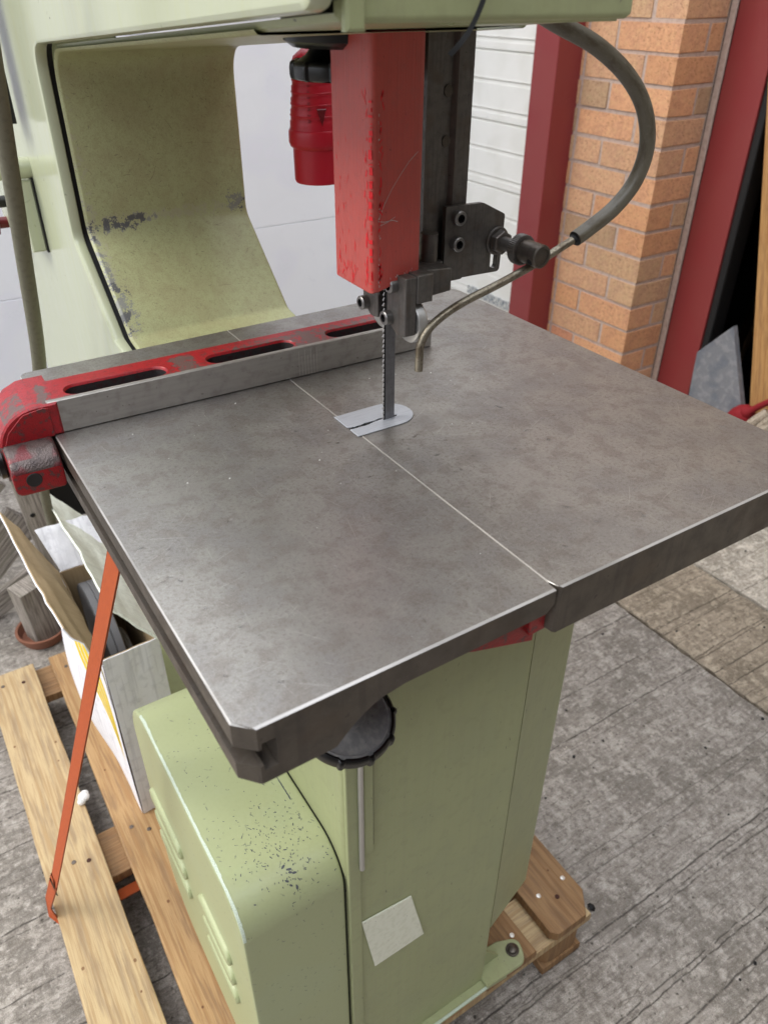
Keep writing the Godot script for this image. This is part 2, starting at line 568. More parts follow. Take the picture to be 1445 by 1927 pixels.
	s.position = V(1.975, 0.0, 0.0)
	# red rag and cloth at the right edge
	mb = MB.new()
	var pts := [V(1.95, 0.27, -0.45), V(1.96, 0.305, -0.42), V(1.955, 0.335, -0.395), V(1.95, 0.345, -0.385), V(1.95, 0.372, -0.36), V(1.95, 0.40, -0.33), V(1.95, 0.43, -0.28)]
	tube(mb, smooth_path(pts, 5), [0.022, 0.024, 0.027, 0.03, 0.033, 0.034, 0.034, 0.033, 0.032, 0.03, 0.027, 0.024, 0.021, 0.019, 0.017, 0.014, 0.011, 0.010, 0.0095, 0.0095, 0.0095, 0.0095, 0.0095, 0.0095, 0.0095, 0.0095, 0.0095, 0.0095, 0.0095, 0.0095, 0.0095], 10)
	single(mb, "red_strap", M.rag_red, "crimson strap knotted in front of the grey slab at the right edge", "strap")
	mb = MB.new()
	for k in 5:
		var a := [V(1.93, 0.23, -0.405), V(1.93, 0.27, -0.385), V(1.93, 0.25, -0.355), V(1.93, 0.22, -0.38), V(1.94, 0.31, -0.34)][k] as Vector3
		var e := [V(1.95, 0.33, -0.352), V(1.95, 0.365, -0.33), V(1.95, 0.36, -0.29), V(1.95, 0.30, -0.30), V(1.95, 0.39, -0.27)][k] as Vector3
		tube(mb, smooth_path([a, a.lerp(e, 0.5) + V(-0.008, 0.006, 0.0), e], 4), 0.011 + 0.003 * (k % 3), 8)
	single(mb, "cloth_bundle", M.cloth, "dirty beige cloth bundle below the crimson strap", "cloth")

# ================================================================ pallet
func board(called: String, m: Material, parent: Node, x0: float, x1: float, z0: float, z1: float, y0: float, y1: float, sd: int, cut := 0.0, along_x := false) -> MeshInstance3D:
	var mb := MB.new()
	var r := RandomNumberGenerator.new(); r.seed = sd
	mb.off = P(r.randf() * 5, r.randf() * 5)
	var L := (x1 - x0) if along_x else (z1 - z0); var Wd := (z1 - z0) if along_x else (x1 - x0)
	var n := 14
	var poly := []
	for i in n + 1: poly.append(P(-Wd / 2 + r.randfn(0, 0.0006), -L / 2 + L * i / n))
	for i in n + 1: poly.append(P(Wd / 2 + r.randfn(0, 0.0006), L / 2 - L * i / n))
	if cut > 0:
		poly[n] = P(-Wd / 2, L / 2 - cut * 0.3); poly[n + 1] = P(Wd / 2, L / 2 - cut); poly.insert(n + 1, P(Wd / 2 - cut * 0.75, L / 2)); poly.insert(n + 1, P(-Wd / 2 + cut * 0.3, L / 2))
	prism(mb, poly, "y", 0.0, y1 - y0, 0.0026)
	var o := part(mb, called, m, parent)
	o.position = V((x0 + x1) / 2, y0, (z0 + z1) / 2)
	if along_x: o.rotation.y = PI / 2
	return o

func pallet() -> void:
	var p := thing("wooden_pallet", "pale pine pallet under the green band saw, resting on the concrete", "pallet")
	var xs := [-0.157, -0.0265, 0.104, 0.235, 0.370, 0.504]
	var boards := []
	for k in 6:
		var w := 0.097
		var b := board("deck_board", [M.wood, M.wood_orange, M.wood, M.wood_orange, M.wood_dark, M.wood_dark][k], p, xs[k], xs[k] + w, -0.70, 0.378, DECK - 0.021, DECK, 200 + k, 0.035 if k == 5 else 0.0)
		boards.append(b)
	for z in [[-0.70, -0.605], [-0.215, -0.118], [0.285, 0.375]]:
		board("cross_board", M.wood_dark if z[0] < 0 else M.wood, p, -0.157, 0.595, z[0], z[1], DECK - 0.043, DECK - 0.0225, 220 + int(z[0] * 10), 0.0, true)
	for x in [[-0.15, -0.06], [0.18, 0.28], [0.50, 0.585]]:
		for z in [[-0.69, -0.59], [-0.21, -0.12], [0.275, 0.372]]:
			var mb := MB.new()
			mb.off = P(x[0] * 7, z[0] * 5)
			prism(mb, rrect(x[0], z[0], x[1], z[1], 0.02, 3), "y", 0.022, DECK - 0.0435, 0.002)
			part(mb, "block", M.wood_dark, p)
		board("runner", M.wood_dark, p, x[0], x[1], -0.695, 0.375, 0.001, 0.0215, 240 + int(x[0] * 100))
	# nails
	var spots := [V(-0.1081, 0, -0.165), V(-0.0851, 0, -0.1548), V(-0.0026, 0, -0.1791), V(0.0227, 0, -0.158), V(-0.13, 0, -0.66), V(-0.09, 0, -0.65), V(0.0, 0, -0.65), V(0.035, 0, -0.66), V(0.5298, 0, 0.3123), V(0.5858, 0, 0.3103), V(0.4497, 0, 0.3384), V(0.555, 0, 0.33)]
	for k in spots.size():
		var mb := MB.new()
		lathe(mb, [P(0, 0.0), P(0.0042, 0.0), P(0.0038, 0.0012), P(0, 0.0018)], Transform3D(Basis(), spots[k] + V(0, DECK + (-0.0002), 0)), 10)
		part(mb, "nail", M.rust if k in [1, 5, 11] else (M.scribe if k > 7 else M.nail), p)

# ================================================================ band saw
func screw(parent: Node, at: Vector3, dir: Vector3, r := 0.0055, h := 0.006) -> void:
	var mb := MB.new()
	var xf := along(at, dir)
	lathe(mb, [P(r, 0), P(r, h - 0.0008), P(r - 0.0008, h), P(r * 0.58, h)], xf, 22)
	var s := part(mb, "socket_screw", M.bolt, parent, 30)
	mb = MB.new()
	# hexagon socket
	var ring := []; var low := []
	for k in 6:
		var a := TAU * k / 6 + 0.2
		ring.append(xf * V(r * 0.6 * cos(a), h, -r * 0.6 * sin(a))); low.append(xf * V(r * 0.56 * cos(a), h * 0.35, -r * 0.56 * sin(a)))
	for k in 6: mb.quad(ring[k], low[k], low[(k + 1) % 6], ring[(k + 1) % 6])
	mb.cap(low, false)
	part(mb, "hex_socket", M.void, s, 10)

func knob(called: String, parent: Node, at: Vector3, dir: Vector3, r: float, stem: float, dish: bool) -> void:
	var xf := along(at, dir)
	var mb := MB.new()
	# scalloped rim
	var n := 240
	var outl := []
	for i in n:
		var a := TAU * i / n
		var k := smoothstep(0.80, 0.92, cos(a * 10.0))
		outl.append(P(cos(a), sin(a)) * (r + 0.0019 * k))
	var rings := []
	for s in [[-0.0055, 0.93], [-0.0045, 0.985], [-0.002, 1.0], [0.003, 1.0], [0.0055, 0.985], [0.0068, 0.945], [0.0062, 0.90]]:
		var ring := []
		for q in outl: ring.append(xf * V(q.x * s[1], s[0], -q.y * s[1]))
		rings.append(ring)
	mb.loft(rings, true, false)
	mb.cap(rings[0], true)
	var b := part(mb, called, M.black, parent)
	mb = MB.new()
	if dish:
		lathe(mb, [P(r * 0.92, 0.0045), P(r * 0.85, 0.0062), P(r * 0.80, 0.0050), P(r * 0.6, 0.0065), P(r * 0.35, 0.0105), P(r * 0.2, 0.018), P(r * 0.17, stem), P(0, stem)], xf, 48)
		part(mb, "hub", M.dish, b, 60)
	else:
		lathe(mb, [P(r * 0.93, 0.0052), P(r * 0.7, 0.0095), P(r * 0.48, 0.018), P(r * 0.38, 0.03), P(r * 0.36, stem), P(0, stem)], xf, 40)
		part(mb, "stem", M.black, b, 60)

func arc_uv_strip(mb: MB, pts: Array, x0: float, x1: float) -> void:
	# lining that follows a profile of (z, y), seen from the open side
	var xs := [x0, x0 + 0.002, x0 + 0.004, x1 - 0.004, x1 - 0.002, x1]
	var dn := [0.003, 0.0008, 0.0, 0.0, 0.0008, 0.003]
	var s := 0.0
	var nrm := []
	for i in pts.size():
		var d: Vector2 = (pts[mini(i + 1, pts.size() - 1)] - pts[maxi(i - 1, 0)]).normalized()
		nrm.append(P(-d.y, d.x))
	for i in pts.size() - 1:
		var ds: float = (pts[i + 1] - pts[i]).length()
		for k in 5:
			var f := func(j: int, m: int) -> Vector3:
				var q: Vector2 = pts[j] - nrm[j] * dn[m]
				return V(xs[m], q.y, q.x)
			mb.quad(f.call(i, k), f.call(i + 1, k), f.call(i + 1, k + 1), f.call(i, k + 1), P(xs[k], s), P(xs[k], s + ds), P(xs[k + 1], s + ds), P(xs[k + 1], s))
		s += ds

func saw() -> void:
	var S := thing("band_saw", "large worn green vertical band saw with a steel table and red blade guard", "band saw")
	var mb := MB.new()
	# C shaped frame, profile (z, y)
	var prof := fillet([P(0.394, 1.371), P(0.394, 1.92), P(-0.66, 1.92), P(-0.66, 0.26), P(0.10, 0.26), P(0.10, 1.03), P(-0.06, 1.038), P(-0.103, 1.046), P(-0.207, 1.143), P(-0.207, 1.327)],
		[0.004, 0.1, 0.1, 0.02, 0.0, 0.02, 0.01, 0.03, 0.022, 0.035])
	prism(mb, prof, "x", 0.138, 0.338, 0.005)
	part(mb, "frame", M.green, S)
	# lining of the throat
	var lin := fillet([P(0.30, 1.3625), P(-0.2055, 1.3255), P(-0.2055, 1.1435), P(-0.102, 1.0478), P(-0.055, 1.0395), P(0.06, 1.032)], [0, 0.036, 0.022, 0.014, 0.0, 0], 8)
	mb = MB.new()
	arc_uv_strip(mb, lin, 0.1365, 0.3395)
	part(mb, "throat_panel", M.throat, S)
	# upper door, a shallow tray on the -x side
	mb = MB.new()
	var dp := fillet([P(0.402, 1.3765), P(0.402, 1.915), P(-0.655, 1.915), P(-0.655, 0.80), P(-0.30, 0.80), P(-0.055, 0.95), P(-0.055, 1.062), P(-0.108, 1.058), P(-0.2085, 1.137), P(-0.2085, 1.3325)],
		[0.012, 0.1, 0.1, 0.04, 0.05, 0.02, 0.01, 0.01, 0.022, 0.03])
	dp = fillet([P(0.402, 1.3765), P(0.402, 1.915), P(-0.655, 1.915), P(-0.655, 0.72), P(-0.10, 0.72), P(-0.03, 0.90), P(-0.03, 1.035), P(-0.106, 1.048), P(-0.2085, 1.137), P(-0.2085, 1.3325)],
		[0.012, 0.1, 0.1, 0.04, 0.05, 0.02, 0.01, 0.01, 0.022, 0.03])
	prism(mb, dp, "x", 0.119, 0.1325, 0.004)
	part(mb, "upper_door", M.door_green_sheen, S)
	mb = MB.new()
	prism(mb, inset(ccw(dp), 0.005), "x", 0.1322, 0.1382)
	part(mb, "door_gasket", M.rubber, S)
	# front cover lip strip at the arm end
	mb = MB.new()
	box(mb, V(0.1395, 1.368, 0.392), V(0.1505, 1.9, 0.3985), 0.0015)
	part(mb, "seam_strip", M.green, S)
	mb = MB.new()
	box(mb, V(0.2085, 1.3695, 0.372), V(0.329, 1.376, 0.3905), 0.0012)
	part(mb, "arm_lip", M.green, S)
	# lower cabinet
	mb = MB.new()
	prism(mb, fillet([P(0.138, 0.368), P(0.366, 0.368), P(0.366, 0.02), P(0.138, 0.02)], [0.01, 0.004, 0.01, 0.01]), "y", DECK + 0.006, 0.985, 0.003, true)
	part(mb, "cabinet", M.green, S)
	mb = MB.new()
	prism(mb, fillet([P(0.3665, 0.3665), P(0.462, 0.337), P(0.475, 0.30), P(0.475, 0.02), P(0.3665, 0.02)], [0.0, 0.02, 0.02, 0.01, 0.0]), "y", 0.275, 0.985, 0.003, true)
	part(mb, "side_cabinet", M.green, S)
	# base flange and foot
	mb = MB.new()
	prism(mb, [P(0.15, 0.3835), P(0.36, 0.3815), P(0.40, 0.384), P(0.40, -0.62), P(0.15, -0.62)], "y", DECK + 0.0005, DECK + 0.009, 0.002)
	part(mb, "base_flange", M.green, S)
	mb = MB.new()
	box(mb, V(0.16, DECK + 0.009, 0.379), V(0.365, DECK + 0.0108, 0.3832), 0.0006)
	part(mb, "worn_edge", M.worn_edge, S)
	mb = MB.new()
	prism(mb, fillet([P(0.362, 0.383), P(0.435, 0.386), P(0.450, 0.352), P(0.415, 0.338), P(0.362, 0.334)], [0, 0.017, 0.016, 0.006, 0]), "y", DECK + 0.0095, DECK + 0.017, 0.0015)
	var foot := part(mb, "foot", M.green, S)
	mb = MB.new()
	lathe(mb, [P(0.0105, 0), P(0.0105, 0.002), P(0.0075, 0.0022), P(0.0072, 0.006), P(0.005, 0.0075), P(0, 0.008)], Transform3D(Basis(), V(0.428, DECK + 0.017, 0.362)), 24)
	part(mb, "foot_bolt", M.steel, foot)
	mb = MB.new()
	mb.loft([[V(0.3655, DECK + 0.0165, 0.352), V(0.405, DECK + 0.0165, 0.352), V(0.3655, DECK + 0.075, 0.352)], [V(0.3655, DECK + 0.0165, 0.357), V(0.405, DECK + 0.0165, 0.357), V(0.3655, DECK + 0.075, 0.357)]])
	part(mb, "gusset", M.green, foot)
	# corner trim of the cabinet and the tilting bar
	mb = MB.new()
	prism(mb, rrect(0.1385, 0.3665, 0.1545, 0.3715, 0.0022, 3), "y", DECK + 0.012, 0.975, 0.001)
	part(mb, "corner_trim", M.green, S)
	mb = MB.new()
	tube(mb, [V(0.1535, 0.98, 0.374), V(0.1535, 0.70, 0.374), V(0.1535, 0.625, 0.374)], 0.003, 10)
	part(mb, "weld_rod", M.silver, S)
	mb = MB.new()
	prism(mb, rrect(0.157, 0.3685, 0.1685, 0.374, 0.002, 3), "y", 0.645, 0.98, 0.001)
	part(mb, "slide_bar", M.green, S)
	mb = MB.new()
	box(mb, V(0.1687, 0.648, 0.3683), V(0.1708, 0.98, 0.3694))  # dark strip stands in for the shadow beside the bar
	part(mb, "slide_gap_shadow", M.void, S)
	# pale plate riveted askew on the cabinet
	mb = MB.new()
	prism(mb, [P(0.1541, 0.5115), P(0.2218, 0.5027), P(0.2440, 0.3958), P(0.1716, 0.3945)], "z", 0.3684, 0.3704, 0.0006)
	var pl := part(mb, "cover_plate", M.patch, S)
	pl.set_meta("label", "pale tilted plate on the cabinet front")
	# lower door with rounded corners, profile (z, y), louvres on its outer face
	var ld := rrect(0.004, 0.175, 0.366, 0.645, [0.10, 0.06, 0.05, 0.09], 9)
	mb = MB.new()
	prism(mb, ld, "x", 0.0205, 0.1372, 0.004, true)
	var low := part(mb, "lower_door", M.low_door, S)
	mb = MB.new()
	prism(mb, inset(ccw(ld), 0.001), "x", 0.1372, 0.1379)
	part(mb, "door_seam", M.seam, S)
	for z in [[0.026, 0.145], [0.206, 0.302]]:
		for y in [0.452, 0.405, 0.358]:
			mb = MB.new()
			var rings := []
			var ang := 10
			for e in [[0.0, 1.0], [-0.0028, 0.96], [-0.0052, 0.8], [-0.006, 0.5]]:
				var ring := []
				for q in rrect(z[0], y - 0.015, z[1], y + 0.015, 0.0149, 5):
					var c := P((z[0] + z[1]) / 2, y)
					ring.append(V(0.0210 + e[0], c.y + (q.y - c.y) * e[1], clampf(q.x, z[0] + (1.0 - e[1]) * 0.013, z[1] - (1.0 - e[1]) * 0.013)))
				rings.append(ring)
			rings.reverse()
			mb.loft(rings)
			part(mb, "louvre", M.low_door, low, 50)
	# white worn arris along the door's front edge
	mb = MB.new()
	var ring_pts := []
	for i in ld.size():
		var q: Vector2 = ld[i]
		if q.y > 0.45 and q.x > 0.05: ring_pts.append(q)
	var rr := RandomNumberGenerator.new(); rr.seed = 3
	var dense_edge := []
	for i in range(ring_pts.size() - 1, 0, -1):
		var m := maxi(1, int((ring_pts[i] - ring_pts[i - 1]).length() / 0.004))
		for k in m: dense_edge.append(ring_pts[i].lerp(ring_pts[i - 1], float(k) / m))
	var cen2 := P(0.19, 0.45)
	for i in dense_edge.size() - 1:
		var a: Vector2 = dense_edge[i]; var b: Vector2 = dense_edge[i + 1]
		var wa := 0.0006 + 0.0016 * (0.5 + 0.5 * sin(i * 0.37)) * (0.5 + 0.5 * sin(i * 0.11 + 1.0)) + rr.randf() * 0.0012
		var wb := 0.0004 + 0.0008 * rr.randf()
		var da := (a - cen2).normalized(); var db := (b - cen2).normalized()
		var lane := [[0.0215, -0.0011 - wb * 0.6], [0.0217, -0.00085], [0.0230, -0.00034], [0.0234 + wa * 0.6, 0.00005 + wa * 0.05]]
		for k in 3:
			var s0: Array = lane[k]; var s1: Array = lane[k + 1]
			mb.quad(V(s0[0], a.y + da.y * s0[1], a.x + da.x * s0[1]), V(s0[0], b.y + db.y * s0[1], b.x + db.x * s0[1]), V(s1[0], b.y + db.y * s1[1], b.x + db.x * s1[1]), V(s1[0], a.y + da.y * s1[1], a.x + da.x * s1[1]))
	part(mb, "worn_arris", M.worn_edge, low)
	# paint chips, thin flakes gone down to the dark primer along the front bend
	mb = MB.new()
	var chip := func(u: float, x: float, l: float, w: float, ang: float) -> void:
		# u: arc length along the top from z = 0.09 forwards
		var at := func(du: float, dx: float) -> Vector3:
			var t: float = u + du
			var zt := 0.366 - 0.05
			var y := 0.645; var z := 0.09 + t
			var n := P(0, 1)
			if z > zt:
				var a := (z - zt) / 0.05
				if a < PI / 2: z = zt + sin(a) * 0.05; y = 0.645 - 0.05 + cos(a) * 0.05; n = P(sin(a), cos(a))
				else: z = 0.366; y = 0.595 - (a - PI / 2) * 0.05; n = P(1, 0)
			return V(x + dx, y + n.y * 0.00025, z + n.x * 0.00025)
		var c := cos(ang); var s := sin(ang)
		var k := 7
		var jit := []
		for i in k: jit.append(rr.randf_range(0.55, 1.2))
		var pts := []
		for i in k:
			var a := TAU * i / k
			var e := P(cos(a) * l * jit[i], sin(a) * w * jit[i])
			pts.append(at.call(e.x * c - e.y * s, e.x * s + e.y * c))
		for i in k: mb.tri(at.call(0.0, 0.0), pts[i], pts[(i + 1) % k])
	for i in 210:
		var g := clampf(rr.randfn(0.228, 0.032), 0.05, 0.31)
		var x := clampf(rr.randfn(0.085, 0.024), 0.03, 0.131)
		chip.call(g, x, rr.randf_range(0.0005, 0.0018) * (1.6 if rr.randf() < 0.15 else 1.0), rr.randf_range(0.0003, 0.0006), rr.randfn(0.4, 0.7))
	for i in 130: chip.call(rr.randf_range(0.0, 0.28), rr.randf_range(0.03, 0.131), rr.randf_range(0.0005, 0.0016), rr.randf_range(0.0003, 0.0007), rr.randfn(0.5, 0.8))
	for i in 7: chip.call(0.262 + rr.randfn(0, 0.008), 0.085 + rr.randfn(0, 0.006), 0.003, 0.0015, rr.randfn(1.3, 0.6))
	for i in 12: chip.call(0.125 + i * 0.005, 0.1235, 0.0035, 0.0008, 0.0)
	var ch := part(mb, "paint_chips", M.chip, low)
	ch.set_meta("kind", "stuff")

	# guide post, blade guard, guides
	mb = MB.new()
	prism(mb, [P(0.289, 0.2555), P(0.304, 0.2555), P(0.307, 0.2515), P(0.314, 0.2515), P(0.317, 0.2555), P(0.331, 0.2555), P(0.331, 0.215), P(0.289, 0.215)], "y", 1.180, 1.5, 0.001)
	var post := part(mb, "guide_post", M.dark, S)
	for y in [1.322, 1.288]:
		mb = MB.new()
		lathe(mb, [P(0.004, 0), P(0.004, 0.0012), P(0, 0.0016)], along(V(0.3105, y, 0.2516), V(0, 0, 1)), 16)
		part(mb, "plug_screw", M.steel, post)
	mb = MB.new()
	var gx0 := 0.2215; var gx1 := 0.2645; var gz0 := 0.235; var gz1 := 0.289
	var low_at := func(x: float, z: float) -> float: return 1.1962 + (0.0105 * maxf(0.0, x - gx0) / 0.043 if z > 0.27 else 0.0) - (0.001 if z > 0.27 else 0.0)
	var rings := []
	var gp := ccw([P(gx0 + 0.001, -gz0), P(gx0, -gz0 - 0.001), P(gx0, -gz1 + 0.0045), P(gx0 + 0.0014, -gz1 + 0.0014), P(gx0 + 0.0045, -gz1), P(gx1 - 0.0045, -gz1), P(gx1 - 0.0012, -gz1 + 0.0012), P(gx1, -gz1 + 0.0045), P(gx1, -gz0)])
	for k in 3:
		var ring := []
		for q in gp:
			var y: float = low_at.call(q.x, -q.y)
			var c := P((gx0 + gx1) / 2, -(gz0 + gz1) / 2)
			var e: Vector2 = q.lerp(c, 0.03) if k == 0 else q
			ring.append(V(e.x, [y, y + 0.0012, 1.42][k], -e.y))
		rings.append(ring)
	mb.loft(rings, true, true, false)
	var guard := part(mb, "blade_guard", M.guard, S, 50)
	# scuffed arris and scratches on the guard
	mb = MB.new()
	var flake := func(x: float, y: float, l: float, w: float, face: int, tilt: float) -> void:
		var pts := []
		for i in 6:
			var a := TAU * i / 6
			var j := rr.randf_range(0.5, 1.2)
			var e := P(cos(a) * w * j, sin(a) * l * j).rotated(tilt)
			if face == 0: pts.append(V(gx0 - 0.0002, y + e.y, x + e.x))
			else: pts.append(V(x + e.x, y + e.y, gz1 + 0.0002))
		var c := Vector3.ZERO
		for q in pts: c += q / 6
		for i in 6: mb.tri(c, pts[i], pts[(i + 1) % 6]) if face == 1 else mb.tri(c, pts[(i + 1) % 6], pts[i])
	for i in 70:
		var y := 1.20 + absf(rr.randfn(0, 0.07))
		if rr.randf() < 0.6: flake.call(gz1 - 0.006 - absf(rr.randfn(0, 0.002)), y, rr.randf_range(0.0008, 0.005), rr.randf_range(0.0004, 0.0011), 0, rr.randfn(0, 0.3))
		else: flake.call(gx0 + 0.0058 + absf(rr.randfn(0, 0.0015)), y, rr.randf_range(0.0008, 0.004), rr.randf_range(0.0004, 0.001), 1, rr.randfn(0, 0.3))
	for i in 40: flake.call(gz0 + 0.004 + rr.randf() * 0.03, 1.2 + pow(rr.randf(), 2.0) * 0.1, rr.randf_range(0.001, 0.006), rr.randf_range(0.0003, 0.0006), 0, rr.randfn(0.1, 0.4))
	var ye := 1.199
	while ye < 1.325:
		var l := 0.0008 + 0.010 * pow(rr.randf(), 2.0) * (1.0 if ye < 1.29 else 0.3)
		var a := rr.randf_range(0.0015, 0.0058); var b2 := rr.randf_range(0.0004, 0.0013); var st := rr.randfn(0, 0.0006)
		mb.quad(V(gx0 - 0.0002, ye, gz1 - a + 0.0008), V(gx0 + b2, ye + st * 0.3, gz1 - 0.0013 + b2 * 0.3), V(gx0 + b2 * 0.7, ye + l, gz1 - 0.0013 + b2 * 0.2), V(gx0 - 0.0002, ye + l + st, gz1 - a * 0.8))
		ye += l * rr.randf_range(0.5, 1.6) + rr.randf() * 0.003
	var fl := part(mb, "fresh_scuffs", M.bright_red, guard)
	fl.set_meta("kind", "stuff")
	mb = MB.new()
	var line := func(pts: Array, w: float) -> void:
		for i in pts.size() - 1:
			var d: Vector2 = (pts[i + 1] - pts[i]).normalized(); var n := P(-d.y, d.x) * w
			mb.quad(V(pts[i].x + n.x, pts[i].y + n.y, gz1 + 0.0002), V(pts[i].x - n.x, pts[i].y - n.y, gz1 + 0.0002), V(pts[i + 1].x - n.x, pts[i + 1].y - n.y, gz1 + 0.0002), V(pts[i + 1].x + n.x, pts[i + 1].y + n.y, gz1 + 0.0002))
	line.call([P(0.2265, 1.2485), P(0.2315, 1.2585), P(0.2375, 1.268), P(0.2440, 1.276), P(0.2515, 1.2845), P(0.2590, 1.2905)], 0.00016)
	line.call([P(0.2265, 1.2475), P(0.232, 1.2465), P(0.2385, 1.247), P(0.243, 1.2455)], 0.00022)
	line.call([P(0.228, 1.2445), P(0.234, 1.246), P(0.2405, 1.249)], 0.00016)
	for i in 34:
		var y := 1.2 + rr.randf() * (0.04 if i % 3 == 0 else 0.13)
		var x := gx0 + 0.0052 + absf(rr.randfn(0, 0.0006))
		if i < 8: x = gx0 + 0.006 + rr.randf() * 0.03; y = 1.1985 + (x - gx0) * 0.25 + rr.randf() * 0.002
		line.call([P(x, y), P(x + rr.randfn(0, 0.0004), y + 0.0004 + 0.0022 * pow(rr.randf(), 2.0))], 0.0001 + 0.0004 * pow(rr.randf(), 2.0))
	fl = part(mb, "bare_scratches", M.bare, guard)
	fl.set_meta("kind", "stuff")

	# guide carrier behind the guard
	mb = MB.new()
	box(mb, V(0.244, 1.183, 0.238), V(0.3305, 1.2005, 0.2572), 0.0012)
	box(mb, V(0.244, 1.183, 0.2572), V(0.3060, 1.2005, 0.262), 0.0008)
	var carrier := part(mb, "guide_carrier", M.dark, S)
	mb = MB.new()
	prism(mb, fillet([P(0.258, 1.184), P(0.294, 1.1865), P(0.294, 1.2045), P(0.258, 1.2075)], [0.002, 0.001, 0.001, 0.002]), "z", 0.262, 0.290, 0.001)
	part(mb, "clamp_arm", M.dark, carrier)
	mb = MB.new()
	lathe(mb, [P(0.007, 0), P(0.007, 0.022), P(0, 0.024)], along(V(0.288, 1.2045, 0.266), V(0, 1, 0)), 18)
	part(mb, "clamp_stud", M.dark, carrier)
	# two guide blocks with rollers, one on each side of the blade
	var gb := [[0.239, 0.2615, 1.1665, 1.204, 0.247, 1.1665], [0.2745, 0.3005, 1.1625, 1.2065, 0.286, 1.1675]]
	for k in 2:
		var q = gb[k]
		mb = MB.new()
		prism(mb, fillet([P(q[0], q[3]), P(q[1], q[3]), P(q[1], q[2] - 0.001), P(lerpf(q[0], q[1], 0.55), q[2] - 0.003), P(q[0], q[2] + 0.006)], [0.001, 0.001, 0.001, 0.006, 0.004]), "x", 0.2435, 0.2535, 0.0006)
		var gblock := part(mb, "guide_block", M.dark, S)
		if k == 1:
			mb = MB.new()
			box(mb, V(0.2535, 1.186, 0.2765), V(0.268, 1.2075, 0.3015), 0.0008)
			part(mb, "block_head", M.dark, gblock)
			screw(gblock, V(0.2435, 1.1985, 0.2855), V(-1, 0, 0), 0.0056, 0.0065)
			screw(gblock, V(0.2435, 1.1715, 0.279), V(-1, 0, 0), 0.0056, 0.0065)
		else:
			screw(gblock, V(0.2435, 1.1735, 0.2445), V(-1, 0, 0), 0.0056, 0.0065)
		mb = MB.new()
		var rc := V(0.2540, 1.1680, 0.2495 if k == 0 else 0.2865)
		lathe(mb, [P(0.003, 0), P(0.0135, 0), P(0.0165, 0.0008), P(0.0172, 0.002), P(0.0172, 0.0082), P(0.0164, 0.0092), P(0.006, 0.0092), P(0, 0.0097)], along(rc, V(1, 0, 0)), 36)
		part(mb, "guide_roller", M.silver, gblock)
	# blade: back strip and set teeth
	mb = MB.new()
	box(mb, V(0.2465, 0.95, 0.2676), V(0.2560, 1.45, 0.2686), 0.0002)
	var bl := part(mb, "saw_blade", M.blade, S)
	mb = MB.new()
	box(mb, V(0.2452, 0.95, 0.26765), V(0.2466, 1.45, 0.26855))
	part(mb, "tooth_band", M.void, bl)
	for k in 58:
		var y := 1.030 + k * 0.0043
		mb = MB.new()
		var tilt := [0.0006, -0.0006, 0.0][k % 3] as float
		mb.loft([[V(0.2453, y, 0.2676), V(0.2453, y + 0.0030, 0.2676), V(0.2441, y + 0.0003, 0.2674 + tilt)], [V(0.2453, y, 0.2686), V(0.2453, y + 0.0030, 0.2686), V(0.2441, y + 0.0003, 0.2684 + tilt)]])
		part(mb, "tooth", M.teeth, bl, 10)

	# bracket plate with slot for the coolant clamp
	mb = MB.new()
	var bz0 := 0.2575; var bz1 := 0.262
	var outer := fillet([P(0.3065, 1.1845), P(0.3660, 1.1832), P(0.3675, 1.2300), P(0.3440, 1.2415), P(0.3065, 1.2425)], [0.001, 0.004, 0.003, 0.008, 0.001], 4)
	var hole := []
	for i in 24:
		var a := TAU * i / 24
		hole.append(P(0.3588 + cos(a) * 0.0036, 1.1985 + sin(a) * 0.0036 + (0.0115 if sin(a) > 0 else -0.0085)))
	outer = ccw(outer); hole = ccw(hole)
	for q in holed(outer, hole):
		mb.tri(V(q[0].x, q[0].y, bz1), V(q[1].x, q[1].y, bz1), V(q[2].x, q[2].y, bz1))
		mb.tri(V(q[0].x, q[0].y, bz0), V(q[2].x, q[2].y, bz0), V(q[1].x, q[1].y, bz0))
	for i in outer.size():
		var a: Vector2 = outer[i]; var b: Vector2 = outer[(i + 1) % outer.size()]
		mb.quad(V(a.x, a.y, bz0), V(b.x, b.y, bz0), V(b.x, b.y, bz1), V(a.x, a.y, bz1))
	for i in hole.size():
		var a: Vector2 = hole[(i + 1) % hole.size()]; var b: Vector2 = hole[i]
		mb.quad(V(a.x, a.y, bz0), V(b.x, b.y, bz0), V(b.x, b.y, bz1), V(a.x, a.y, bz1))
	var plate := part(mb, "coolant_bracket", M.dark, S, 30)
	screw(plate, V(0.3175, 1.2335, 0.262), V(0, 0, 1), 0.0058, 0.006)
	screw(plate, V(0.3172, 1.2132, 0.262), V(0, 0, 1), 0.0058, 0.006)
	mb = MB.new()
	lathe(mb, [P(0.0095, 0), P(0.0095, 0.004), P(0.0075, 0.0045), P(0, 0.005)], along(V(0.310, 1.1845, 0.2505), V(0, -1, 0)), 20)
	part(mb, "lock_stud", M.dark, plate)
	# clamp: washer, nut, stem, knurled collar, barrel
	var ax := V(0.3605, 1.2095, 0.262); var zd := V(0, 0, 1)
	mb = MB.new()
	lathe(mb, [P(0.0115, 0), P(0.0115, 0.0016), P(0.0108, 0.0022), P(0, 0.0022)], along(ax, zd), 30)
	var cl := part(mb, "coolant_clamp", M.dark, S)
	mb = MB.new()
	var hexa := []
	for k in 6: hexa.append(P(ax.x + cos(TAU * k / 6 + 0.5) * 0.0098, ax.y + sin(TAU * k / 6 + 0.5) * 0.0098))
	prism(mb, hexa, "z", 0.2643, 0.2715, 0.0008)
	part(mb, "hex_nut", M.dark, cl, 20)
	mb = MB.new()
